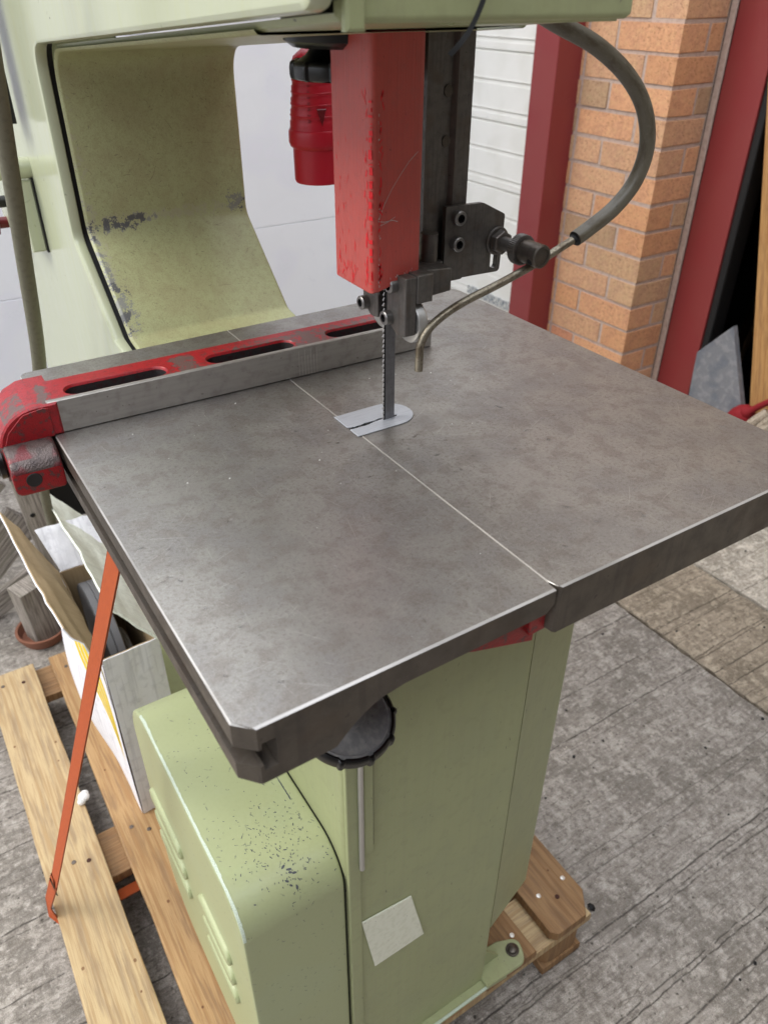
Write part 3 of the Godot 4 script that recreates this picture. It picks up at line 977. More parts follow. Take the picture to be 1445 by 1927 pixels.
	tube(mb, [ax + zd * 0.009, ax + zd * 0.02, ax + zd * 0.031], 0.0056, 20)
	part(mb, "stem", M.dark, cl)
	mb = MB.new()
	for s in 2:
		var rk := []
		for st in [[0.0275, 0.0], [0.0278, 1.0], [0.0345, 1.0], [0.0348, 0.0]]:
			var ring := []
			for i in 96:
				var a := TAU * i / 96
				ring.append(ax + V(cos(a), sin(a), 0) * (0.0118 - (1.0 - st[1]) * 0.0006 + (0.0003 if i % 2 == 0 else 0.0) * st[1]) + zd * st[0])
			rk.append(ring)
		if s == 0: mb.loft(rk)
	part(mb, "knurled_collar", M.dark, cl, 15)
	mb = MB.new()
	lathe(mb, [P(0.0086, 0.0345), P(0.0092, 0.036), P(0.0092, 0.0555), P(0.0083, 0.0565), P(0.0066, 0.0565), P(0.0064, 0.0555), P(0, 0.0553)], along(ax, zd), 32)
	part(mb, "barrel", M.steel, cl, 30)
	mb = MB.new()
	lathe(mb, [P(0.0027, 0.0), P(0.0025, 0.0003), P(0, 0.0001)], along(ax + V(-0.0081, -0.0041, 0.051), V(-0.9, -0.45, 0)), 14)
	part(mb, "cross_hole", M.void, cl)
	# coolant tube and hose
	mb = MB.new()
	var zt := 0.3045
	var tp := smooth_path([V(0.4105, 1.2145, zt), V(0.400, 1.2112, zt), V(0.3675, 1.2000, zt), V(0.3320, 1.1900, zt), V(0.2970, 1.1815, zt), V(0.2755, 1.1738, zt), V(0.2620, 1.1648, zt), V(0.2555, 1.1540, zt), V(0.2548, 1.1440, zt), V(0.2545, 1.1332, zt)], 7)
	tube(mb, tp, 0.0033, 16)
	part(mb, "coolant_tube", M.tubing, S, 60)
	mb = MB.new()
	var hp := smooth_path([V(0.4085, 1.2140, zt), V(0.4225, 1.2200, zt), V(0.4490, 1.2335, zt), V(0.4690, 1.2530, zt), V(0.4755, 1.2790, zt), V(0.4660, 1.3065, 0.303), V(0.4440, 1.3300, 0.30), V(0.4120, 1.3500, 0.295), V(0.378, 1.3650, 0.285), V(0.33, 1.385, 0.28)], 8)
	tube(mb, hp, 0.0064, 18)
	var hs := part(mb, "coolant_hose", M.hose, S, 60)
	mb = MB.new()
	lathe(mb, [P(0.0062, -0.0006), P(0.0043, -0.0012), P(0.0036, -0.0035), P(0, -0.0035)], along(hp[0], hp[1] - hp[0]), 16)
	part(mb, "hose_end", M.rubber, hs)
	# upper hand knob under the arm
	mb = MB.new()
	lathe(mb, [P(0, 0), P(0.036, 0), P(0.042, 0.004), P(0.043, 0.012), P(0.043, 0.03), P(0, 0.03)], Transform3D(Basis(), V(0.240, 1.3505, 0.222)), 40)
	part(mb, "knob_flange", M.black, S)
	knob("hand_knob", S, V(0.2445, 1.3345, 0.205), V(0, 1, 0), 0.0335, 0.03, false)
	# table clamp knob below the table
	knob("hand_knob", S, V(0.1190, 0.9150, 0.4135), V(0.03, 0.93, 0.30), 0.0385, 0.06, true)
	work_table(S)
	# switch box, start and stop buttons, latch pin, handle, conduit
	mb = MB.new()
	box(mb, V(0.098, 1.085, -0.56), V(0.1168, 1.175, -0.372), 0.002)
	var sw := part(mb, "switch_box", M.door_green_sheen, S)
	mb = MB.new()
	box(mb, V(0.1168, 1.083, -0.562), V(0.1189, 1.177, -0.370), 0.0005)  # dark rim stands in for the shadow gap behind the box
	part(mb, "box_shadow_gap", M.rubber, sw)
	for q in [[1.079, -0.535, M.button_red, "stop_button", 0.016], [1.115, -0.50, M.black, "start_button", 0.009]]:
		mb = MB.new()
		lathe(mb, [P(0.008, 0), P(0.008, 0.012), P(q[4], 0.014), P(q[4], 0.020), P(q[4] * 0.7, 0.024), P(0, 0.025)], along(V(0.098, q[0] + 0.012, q[1]), V(-1, 0, 0)), 20)
		part(mb, q[3], q[2], sw)
	mb = MB.new()
	tube(mb, [V(0.1195, 1.189, -0.378), V(0.06, 1.189, -0.378)], 0.0125, 20)
	part(mb, "latch_pin", M.door_green_sheen, S)
	mb = MB.new()
	box(mb, V(0.092, 1.247, -0.372), V(0.107, 1.46, -0.318), 0.003)
	part(mb, "rubber_handle", M.rubber, S)
	mb = MB.new()
	tube(mb, smooth_path([V(0.05, 1.44, 0.02), V(0.05, 1.2692, -0.0641), V(0.05, 1.1492, -0.127), V(0.05, 0.9874, -0.2245), V(0.045, 0.80, -0.39), V(0.045, 0.615, -0.545), V(0.052, 0.40, -0.62), V(0.06, 0.30, -0.62)], 8), 0.0085, 16)
	part(mb, "power_conduit", M.conduit, S, 60)

func table_half(x0: float, x1: float, left: bool) -> ArrayMesh:
	var D := 0.5157; var y := TABLE
	var prof := []
	var c := 0.0010
	if left:
		prof = [P(0, y - c), P(c, y), P(x1 - c * 0.6, y), P(x1, y - c * 0.6), P(x1, y - 0.012)]
		prof.append(P(x1 - 0.006, y - 0.018))
		prof.append(P(0.102, y - 0.019))
		for i in 7:
			var a := i / 6.0
			prof.append(P(lerpf(0.093, 0.056, a), y - 0.0205 - 0.0235 * pow(a, 1.8)))
		prof.append_array([P(0.053, y - 0.0445), P(0.0015, y - 0.0445), P(0, y - 0.043), P(0, y - 0.0305), P(0.012, y - 0.0305), P(0.012, y - 0.0345), P(0.0205, y - 0.0345), P(0.0205, y - 0.013), P(0.012, y - 0.013), P(0.012, y - 0.0175), P(0, y - 0.0175)])
	else:
		prof = [P(x0, y - c * 0.6), P(x0 + c * 0.6, y), P(x1 - c, y), P(x1, y - c), P(x1, y - 0.0375), P(x1 - 0.002, y - 0.039), P(x0 + 0.002, y - 0.039), P(x0, y - 0.037)]
	prof.reverse()   # counter clockwise in (x, y)
	prof = ccw(prof)
	var rings := []
	var zs := []
	for v in [0.0, 0.0013, 0.003, 0.0065, 0.012, 0.02, 0.03, 0.036]: zs.append(v)
	for v in [D - 0.0100, D - 0.0015, D]: zs.append(v)
	for z in zs:
		var lo := x0; var hi := x1
		if left:
			if z > D - 0.01: lo = z - (D - 0.01)
			if z < 0.012: lo = 0.012 - sqrt(maxf(0.0, 0.012 * 0.012 - (0.012 - z) * (0.012 - z)))
		else:
			if z > D - 0.0045: lo = x0 + (z - (D - 0.0045)) * 1.1
			if z < 0.036: hi = x1 - (0.036 - sqrt(maxf(0.0, 0.036 * 0.036 - (0.036 - z) * (0.036 - z))))
		var e := c if (z == 0.0 or z == D) else 0.0
		var ring := []
		for q in prof:
			var yy: float = q.y
			if e > 0 and yy > y - 0.002: yy = y - 0.0011
			ring.append(V(clampf(q.x, lo, hi), yy, z))
		rings.append(ring)
	var mb := MB.new()
	mb.loft(rings)
	return two_tone(mb.mesh(25), M.edge, M.table, 0.3, y - 0.004, M.arris)

# one mesh, two surfaces: faces that look up get the second material
func two_tone(whole: ArrayMesh, m_side: Material, m_top: Material, up := 0.5, above := -1e9, m_bevel: Material = null) -> ArrayMesh:
	var src := whole.surface_get_arrays(0)
	var sv: PackedVector3Array = src[Mesh.ARRAY_VERTEX]; var sn: PackedVector3Array = src[Mesh.ARRAY_NORMAL]; var st: PackedVector2Array = src[Mesh.ARRAY_TEX_UV]
	var m := ArrayMesh.new()
	for side in (3 if m_bevel else 2):
		var arr := []; arr.resize(Mesh.ARRAY_MAX)
		var vv := PackedVector3Array(); var nn := PackedVector3Array(); var tt := PackedVector2Array()
		for f in range(0, sv.size(), 3):
			var fnv := (sv[f + 2] - sv[f]).cross(sv[f + 1] - sv[f]).normalized()
			var upper := fnv.y > up and sv[f].y > above
			var which := 1
			if upper: which = 2 if m_bevel and fnv.y < 0.97 else 0
			if which == side:
				for k in 3:
					vv.append(sv[f + k]); nn.append(sn[f + k]); tt.append(st[f + k])
		arr[Mesh.ARRAY_VERTEX] = vv; arr[Mesh.ARRAY_NORMAL] = nn; arr[Mesh.ARRAY_TEX_UV] = tt
		m.add_surface_from_arrays(Mesh.PRIMITIVE_TRIANGLES, arr)
		m.surface_set_material(side, [m_top, m_side, m_bevel][side])
	return m

func work_table(S: Node3D) -> void:
	var l := part(table_half(0.0, 0.2150, true), "table_half", null, S)
	var r := part(table_half(0.2154, 0.5105, false), "table_half", null, S)
	# red ribbed trunnion under the split
	var mb := MB.new()
	prism(mb, [P(0.214, TABLE - 0.0535), P(0.214, TABLE - 0.0195), P(0.150, TABLE - 0.0195), P(0.150, TABLE - 0.032), P(0.163, TABLE - 0.0375)], "z", 0.05, 0.5035, 0.001)
	part(mb, "trunnion", M.fence_red, S)
	mb = MB.new()
	prism(mb, [P(0.20, TABLE - 0.002), P(0.2135, TABLE - 0.002), P(0.2205, TABLE - 0.012), P(0.2185, TABLE - 0.040), P(0.205, TABLE - 0.0405)], "z", 0.4985, 0.5085, 0.0008)
	part(mb, "split_web", M.fence_red, S)
	mb = MB.new()
	prism(mb, [P(0.20, TABLE - 0.0540), P(0.46, TABLE - 0.0395), P(0.40, 0.984), P(0.20, 0.984)], "z", 0.12, 0.34, 0.002)
	part(mb, "trunnion_web", M.fence_red, S)
	# aluminium insert with its worn slot
	mb = MB.new()
	var out := [P(0.2118, 0.2408)]
	for i in 13:
		var a := -PI / 2 + PI * i / 12.0
		out.append(P(0.2560 + cos(a) * 0.0205, 0.2612 + sin(a) * 0.0205))
	out.append(P(0.2118, 0.2815))
	var rr := RandomNumberGenerator.new(); rr.seed = 12
	var slot := []
	for i in 12: slot.append(P(lerpf(0.2118, 0.2585, i / 11.0), 0.2672 + 0.0009 * rr.randf() + 0.0012 * sin(i * 0.6)))
	var back := []
	for i in 12: back.append(P(lerpf(0.2610, 0.2118, i / 11.0), 0.2652 - 0.0016 * rr.randf() * (1.0 if i > 2 else 0.2) + 0.0004 * sin(i * 0.9)))
	out.append_array(slot); out.append_array(back)
	prism(mb, out, "y", TABLE + 0.0002, TABLE + 0.0010, 0.0002)
	part(mb, "table_insert", M.alu, S)
	mb = MB.new()
	for i in 120:
		var u := rr.randf(); var k := rr.randf_range(0.0003, 0.0008)
		var at := V(lerpf(0.2125, 0.2605, u), TABLE + 0.0002, 0.2660 + rr.randfn(0, 0.0005))
		lathe(mb, [P(k, 0), P(k * 0.7, k * 0.6), P(0, k)], Transform3D(Basis.from_euler(V(0, rr.randf() * 6, 0)), at), 6)
	var gm := part(mb, "slot_dark_fill", M.slot_dark_grime, S)  # dark grains stand in for the dark opening of the uncut slot
	gm.set_meta("kind", "stuff")
	# scribed line and bright arrises
	mb = MB.new()
	for q in [[0.004, 0.09], [0.16, 0.2405], [0.282, 0.508]]:
		mb = MB.new()
		box(mb, V(0.2151, TABLE - 0.0012, q[0]), V(0.2157, TABLE + 0.00015, q[1]))
		part(mb, "joint_line", M.scribe, S)

# ================================================================ rip fence
func fence() -> void:
	var F := thing("rip_fence", "red cast rip fence with three long slots lying across the table", "rip fence")
	F.position = V(0, TABLE, 0.1445)
	F.rotation.y = -0.026
	# local: x along the fence, z = 0 is the working face, y = 0 the table top
	var L := 0.377; var h := 0.0295; var back := -0.053
	var mb := MB.new()
	box(mb, V(0.0, 0.0006, -0.0052), V(L, h, 0.0), 0.0007)
	part(mb, "fence_face", M.ground, F)
	# top with slots: cells
	var cells := [[0.008, 0.114, 0.017, 0.106], [0.114, 0.238, 0.142, 0.230], [0.238, 0.366, 0.264, 0.350]]
	var zc := -0.0172; var hr := 0.0112
	var top := h - 0.0006
	for k in 3:
		mb = MB.new()
		var c = cells[k]
		var n := 48
		var inn := []
		var cx: float = (c[2] + c[3]) / 2; var half: float = (c[3] - c[2]) / 2 - hr
		for i in n:   # (x, -z) counter clockwise
			var a := TAU * (i + 0.5) / n
			inn.append(P(cx + cos(a) * hr + (half if cos(a) > 0 else -half), -zc + sin(a) * hr))
		var zb := back + 0.0078
		for q in holed([P(c[0], 0.0050), P(c[1], 0.0050), P(c[1], -zb), P(c[0], -zb)], inn):
			mb.tri(V(q[0].x, top, -q[0].y), V(q[1].x, top, -q[1].y), V(q[2].x, top, -q[2].y))
		var wallm := MB.new()
		var lip := func(q: Vector2, g: float, y: float) -> Vector3:
			var o := P(clampf(q.x, cx - half, cx + half), -zc)
			var r := o + (q - o) * (1.0 - g)
			return V(r.x, y, -r.y)
		for i in n:
			var j := (i + 1) % n
			for s in [[0.0, 0.0, 0.05, 0.0005], [0.05, 0.0005, 0.13, 0.0022], [0.13, 0.0022, 0.17, top - 0.004]]:
				var to := mb if s[0] < 0.1 else wallm
				to.quad(lip.call(inn[j], s[0], top - s[1]), lip.call(inn[i], s[0], top - s[1]), lip.call(inn[i], s[2], top - s[3]), lip.call(inn[j], s[2], top - s[3]))
		part(wallm, "slot_wall", M.slot, F, 30)
		# fill to the cell rim
		part(mb, "slotted_top", M.fence_top, F, 30)
		mb = MB.new()
		mb.quad(V(c[2] - 0.004, 0.0035, -0.0053), V(c[3] + 0.004, 0.0035, -0.0053), V(c[3] + 0.004, 0.0035, -0.042), V(c[2] - 0.004, 0.0035, -0.042))
		part(mb, "slot_floor", M.slot_dark_grime, F)
	# rear rounded edge and end
	mb = MB.new()
	mb.loft([[V(0.0, 0.0006, back), V(0.0, 0.0006, back + 0.008), V(0.0, top - 0.0005, back + 0.008), V(0.0, top - 0.001, back + 0.0055), V(0.0, top - 0.003, back + 0.002), V(0.0, top - 0.008, back)],
		[V(L - 0.012, 0.0006, back), V(L - 0.012, 0.0006, back + 0.008), V(L - 0.012, top - 0.0005, back + 0.008), V(L - 0.012, top - 0.001, back + 0.0055), V(L - 0.012, top - 0.003, back + 0.002), V(L - 0.012, top - 0.008, back)]])
	part(mb, "rear_rail", M.fence_top, F)
	mb = MB.new()
	prism(mb, fillet([P(0.366, -0.0053), P(0.3765, -0.0053), P(0.3765, -0.03), P(0.366, back + 0.001)], [0, 0, 0.006, 0]), "y", 0.0006, top - 0.0002, 0.0008)
	part(mb, "end_cap", M.fence_top, F)
	# cast head hooking over the table's left edge
	mb = MB.new()
	var arc := [P(0.008, 0.0004)]
	arc.append(P(0.008, top))
	for i in 10:
		var a := PI / 2 + PI / 2 * i / 9.0
		arc.append(P(-0.008 + cos(a) * 0.035, top - 0.034 + sin(a) * 0.034))
	arc.append(P(-0.043, -0.032)); arc.append(P(-0.0035, -0.032)); arc.append(P(-0.0035, 0.0004))
	arc = ccw(arc)
	var hr2 := []
	for s in [[-0.0605, 0.034, 0.006], [-0.0595, 0.026, 0.0], [-0.057, 0.017, 0.0], [-0.053, 0.009, 0.0], [-0.045, 0.003, 0.0], [-0.034, 0.0, 0.0], [0.0, 0.0, 0.0], [0.0015, 0.0, 0.0016]]:
		var ring := []
		for q in (inset(arc, s[2]) if s[2] > 0.001 and s[2] < 0.004 else arc):
			ring.append(V(clampf(q.x, -0.043 + s[1], 0.1), minf(q.y, top - (0.004 if s[2] > 0.004 else 0.0)), s[0]))
		hr2.append(ring)
	mb.loft(hr2)
	part(mb, "cast_head", M.fence_top, F)
	mb = MB.new()
	prism(mb, fillet([P(-0.004, 0.0005), P(0.0005, 0.0008), P(0.0005, h - 0.004), P(-0.004, h - 0.0025), P(-0.02, h - 0.005), P(-0.034, h - 0.018), P(-0.039, 0.0)], [0, 0, 0, 0, 0.008, 0.01, 0]), "z", 0.0016, 0.0026, 0.0004)
	part(mb, "head_panel", M.fence_red, F)
	# clamp block below and in front of the head: sloped worn top, bored front
	mb = MB.new()
	var ringz := []
	for s in [[0.0, 0.0015, 0.0], [0.010, 0.0006, 0.0], [0.017, -0.001, 0.0], [0.022, -0.004, 0.0], [0.0255, -0.0078, 0.0], [0.0275, -0.0112, 0.0], [0.0284, -0.013, 0.0012]]:
		var ring := []
		for q in rrect(-0.0415 + s[2], -0.0325 + s[2], -0.0025 - s[2], s[1], [0.006, 0.003, 0.003, 0.004], 3): ring.append(V(q.x, q.y, s[0] + 0.0005))
		ringz.append(ring)
	mb.loft(ringz)
	part(two_tone(mb.mesh(50), M.fence_red, M.cast_worn, 0.3), "clamp_block", null, F)
	mb = MB.new()
	lathe(mb, [P(0.0062, 0.0), P(0.0056, 0.0004), P(0.0046, 0.0001), P(0, 0.0)], along(V(-0.0262, -0.0200, 0.0291), V(0, 0, 1)), 24)
	part(mb, "bore", M.bore, F)
	mb = MB.new()
	lathe(mb, [P(0.0145, 0), P(0.0145, 0.004), P(0.012, 0.005), P(0.010, 0.012), P(0.0, 0.0125)], along(V(-0.0432, -0.016, -0.008), V(-1, 0, 0)), 28)
	var nut := part(mb, "clamp_collar", M.black, F)
	mb = MB.new()
	tube(mb, [V(-0.055, -0.016, -0.008), V(-0.075, -0.016, -0.008)], 0.008, 18)
	part(mb, "clamp_shaft", M.steel, nut)
	# rule marks on the working face and the top
	mb = MB.new()
	for k in 7:
		var x := 0.226 + k * 0.0031
		box(mb, V(x, 0.001, 0.0), V(x + 0.00022, h - 0.003 if k % 2 == 0 else h - 0.009, 0.00012))
	part(mb, "scribed_marks", M.scribe, F)

# ================================================================ loose things
func ribbon(mb: MB, path: Array, across: Vector3, w: float, th: float) -> void:
	var s := 0.0
	for i in path.size() - 1:
		var d: Vector3 = (path[i + 1] - path[i]); var l := d.length(); d = d.normalized()
		var a := (across - d * across.dot(d)).normalized() * (w / 2)
		var n := d.cross(a).normalized() * (th / 2)
		var e: Vector3 = path[mini(i + 2, path.size() - 1)] - path[i + 1]
		var a2 := a; var n2 := n
		if e.length() > 1e-6:
			e = e.normalized(); a2 = (across - e * across.dot(e)).normalized() * (w / 2); n2 = e.cross(a2).normalized() * (th / 2)
		var A: Vector3 = path[i]; var B: Vector3 = path[i + 1]
		mb.quad(A - a + n, B - a2 + n2, B + a2 + n2, A + a + n, P(0, s), P(0, s + l), P(w, s + l), P(w, s))
		mb.quad(A + a - n, B + a2 - n2, B - a2 - n2, A - a - n, P(w, s), P(w, s + l), P(0, s + l), P(0, s))
		mb.quad(A - a - n, B - a2 - n2, B - a2 + n2, A - a + n, P(0, s), P(0, s + l), P(th, s + l), P(th, s))
		mb.quad(A + a + n, B + a2 + n2, B + a2 - n2, A + a - n, P(0, s), P(0, s + l), P(th, s + l), P(th, s))
		s += l

func strap() -> void:
	var T := thing("ratchet_strap", "orange webbing strap stretched from the table down round the pallet edge", "strap")
	var mb := MB.new()
	var top := V(0.0025, 1.0292, 0.273); var low := V(-0.1605, 0.142, -0.096)
	ribbon(mb, [V(0.06, 1.0285, 0.285), V(0.03, 1.0285, 0.28), top, top.lerp(low, 0.3), top.lerp(low, 0.6), top.lerp(low, 0.86)], V(0.1, 0.4, 1), 0.0255, 0.0016)
	part(mb, "webbing", M.strap, T)
	mb = MB.new()
	var k := top.lerp(low, 0.855)
	ribbon(mb, [k + V(-0.001, 0, 0.001), low + V(0, 0.01, 0), low + V(-0.0008, -0.035, 0.004), V(-0.1585, 0.104, -0.094), V(-0.15, 0.0795, -0.092), V(0.1, 0.0795, -0.098), V(0.4, 0.0795, -0.1)], V(0.1, 0.3, 1), 0.0265, 0.0018)
	part(mb, "lower_webbing", M.strap, T)
	mb = MB.new()
	ribbon(mb, [k + V(-0.004, 0.012, 0.004), k + V(-0.004, -0.03, 0.002)], V(0.1, 0.4, 1), 0.006, 0.002)
	part(mb, "frayed_fold", M.hose, T)

func sheet(mb: MB, a: Vector3, b: Vector3, c: Vector3, d: Vector3, th: float, nu := 10, nv := 6, sd := 1, amp := 0.0, ragged := 0.0) -> void:
	# a slightly warped board a-b-c-d (a-b is the fixed edge), with thickness
	var r := RandomNumberGenerator.new(); r.seed = sd
	var n := (b - a).cross(d - a).normalized()
	var ns := FastNoiseLite.new(); ns.seed = sd; ns.frequency = 0.9
	var top := []; var bot := []
	var rag := []
	for i in nu + 1: rag.append(r.randfn(0, ragged))
	for j in nv + 1:
		var row := []; var rb := []
		for i in nu + 1:
			var u := float(i) / nu; var v := float(j) / nv
			var q := a.lerp(b, u).lerp(d.lerp(c, u), v)
			if j == nv: q += (d - a).normalized() * rag[i]
			q += n * amp * (ns.get_noise_2d(u * 2.0, v * 2.0) * 2.0 + sin(v * PI) * 0.5)
			row.append(q + n * th / 2); rb.append(q - n * th / 2)
		top.append(row); bot.append(rb)
	for j in nv:
		for i in nu:
			mb.quad(top[j][i], top[j][i + 1], top[j + 1][i + 1], top[j + 1][i])
			mb.quad(bot[j][i], bot[j + 1][i], bot[j + 1][i + 1], bot[j][i + 1])
	for i in nu:
		mb.quad(bot[0][i], bot[0][i + 1], top[0][i + 1], top[0][i]); mb.quad(top[nv][i], top[nv][i + 1], bot[nv][i + 1], bot[nv][i])
	for j in nv:
		mb.quad(top[j][0], top[j + 1][0], bot[j + 1][0], bot[j][0]); mb.quad(bot[j][nu], bot[j + 1][nu], top[j + 1][nu], top[j][nu])

func carton() -> void:
	var C := thing("cardboard_box", "open white carton with yellow printed stripes standing on the pallet", "carton")
	var x0 := 0.0255; var x1 := 0.1155; var z1 := -0.1935; var z0 := -0.457; var y0 := DECK + 0.001; var y1 := 0.513; var th := 0.004
	var panel := func(called: String, a: Vector3, b: Vector3, c: Vector3, d: Vector3, m: Material, sd: int, amp := 0.001, rag := 0.0, back: Material = null) -> MeshInstance3D:
		var mb := MB.new()
		sheet(mb, a, b, c, d, th * (0.5 if back else 1.0), 14, 10, sd, amp, rag)
		var o := part(mb, called, m, C, 50)
		if back:
			var n := (b - a).cross(d - a).normalized() * -th * 0.55
			mb = MB.new()
			sheet(mb, a + n, b + n, c + n, d + n, th * 0.5, 14, 10, sd, amp, rag)
			part(mb, "lining", back, o, 50)
		return o
	panel.call("front_panel", V(x0, y0, z1), V(x1 + 0.002, y0, z1 - 0.006), V(x1 + 0.002, y1, z1 - 0.006), V(x0, y1, z1), M.carton_white, 1, 0.001, 0.0, M.carton_brown)
	var bulge := func(z: float, y: float, o: float) -> Vector3:
		var u := clampf((z1 - z) / (z1 - z0), 0, 1); var v := clampf((y - y0) / (y1 - y0), 0, 1)
		return V(x0 - o - 0.030 * smoothstep(0.0, 0.9, u) * pow(sin(PI * pow(v, 0.8)), 0.8) - 0.0012 * sin(u * 9.0 + v * 4.0), y, z)
	var mbl := MB.new(); var mbk := MB.new()
	for i in 20:
		for k in 20:
			var za := lerpf(z0, z1 - 0.001, i / 20.0); var zb := lerpf(z0, z1 - 0.001, (i + 1) / 20.0)
			var ya := lerpf(y0, y1, k / 20.0); var yb := lerpf(y0, y1, (k + 1) / 20.0)
			mbl.quad(bulge.call(za, ya, 0.002), bulge.call(zb, ya, 0.002), bulge.call(zb, yb, 0.002), bulge.call(za, yb, 0.002))
			mbk.quad(bulge.call(za, ya, -0.001), bulge.call(za, yb, -0.001), bulge.call(zb, yb, -0.001), bulge.call(zb, ya, -0.001))
	var left := part(mbl, "side_panel", M.carton_white, C, 60)
	part(mbk, "lining", M.carton_brown, left, 60)
	panel.call("side_panel", V(x1, y0, z1 - 0.008), V(x1, y0, z0), V(x1, y1, z0), V(x1, y1, z1 - 0.008), M.carton_white, 3, 0.001, 0.0, M.carton_brown)
	panel.call("back_panel", V(x1, y0, z0), V(x0, y0, z0), V(x0, y1, z0), V(x1, y1, z0), M.carton_white, 4, 0.001, 0.0, M.carton_brown)
	panel.call("base_panel", V(x0, y0 + 0.003, z1 - 0.004), V(x1, y0 + 0.003, z1 - 0.006), V(x1, y0 + 0.003, z0), V(x0, y0 + 0.003, z0), M.carton_brown, 5)
	# flaps
	panel.call("left_flap", V(x0, y1, z1 - 0.003), V(x0, y1, z0), V(-0.033, 0.602, z0 - 0.105), V(-0.0135, 0.575, z1 - 0.03), M.carton_brown, 6, 0.0035, 0.0018, M.carton_white)
	panel.call("back_flap", V(x0 + 0.002, y1, z0), V(x1 - 0.004, y1, z0), V(x1 - 0.008, 0.575, z0 - 0.058), V(x0 - 0.016, 0.575, z0 - 0.058), M.carton_white, 7, 0.002, 0.0008)
	var rf: MeshInstance3D = panel.call("right_flap", V(x1 + 0.0145, y1 + 0.007, z0 - 0.083), V(x1, y1 + 0.004, z1 - 0.0), V(0.0585, 0.588, z1 - 0.028), V(0.0515, 0.586, z0 - 0.160), M.carton_flap, 8, 0.003, 0.0015)
	rf.set_meta("label", "pale greenish flap leaning over the box")
	# printed stripes and leaf shape on the left panel, fanning towards the front bottom
	var mb := MB.new()
	var X := 0.0024
	var tip := P(-0.2105, 0.250)
	var stripe := func(mb: MB, X: float, za: float, ya: float, zb: float, yb: float, te: Vector2) -> void:
		var A := P(za, ya); var B := P(zb, yb)
		for k in 24:
			var u := k / 24.0; var v := (k + 1) / 24.0
			var f := func(S0: Vector2, t: float, bow: float) -> Vector3:
				var q := S0.lerp(te, t); q += P(0.018, 0.012) * sin(t * PI) * bow
				return bulge.call(q.x, q.y, X)
			mb.quad(f.call(A, u, 1.0), f.call(A, v, 1.0), f.call(B, v, 1.0), f.call(B, u, 1.0))
	for k in 4:
		var za := -0.415 + k * 0.034; var ya := 0.472 + k * 0.005
		stripe.call(mb, X, za, ya, za + 0.026, ya + 0.004, tip + P(-0.0012 * k, 0.006 * k))
	part(mb, "yellow_print", M.print_yellow, left)
	mb = MB.new()
	stripe.call(mb, X, -0.276, 0.498, -0.246, 0.503, P(-0.2005, 0.395))
	part(mb, "black_print", M.print_black, left)
	mb = MB.new()
	X += 0.0003
	for k in 3: stripe.call(mb, X, -0.268 + k * 0.007, 0.4985, -0.265 + k * 0.007, 0.4995, P(-0.210 + 0.002 * k, 0.43))
	part(mb, "yellow_print", M.print_yellow, left)
	# grinding discs standing in the box
	for q in [[0.046, 0.075, -0.36, 0.385, 0.13, "grey grinding disc standing in the carton beside its left panel"], [0.079, 0.090, -0.30, 0.345, 0.10, "grey disc standing in the carton nearest its front panel"]]:
		mb = MB.new()
		var w: float = q[1] - q[0]
		lathe(mb, [P(0.02, 0), P(q[4] - 0.003, 0), P(q[4], 0.002), P(q[4], w * 0.45), P(q[4] - 0.002, w * 0.5), P(q[4], w * 0.55), P(q[4], w - 0.002), P(q[4] - 0.003, w), P(0.02, w), P(0.02, 0)], along(V(q[0], q[3], q[2]), V(1, 0, 0)), 48)
		single(mb, "grinding_disc", M.disc_grey, q[5], "disc", "discs in the carton")

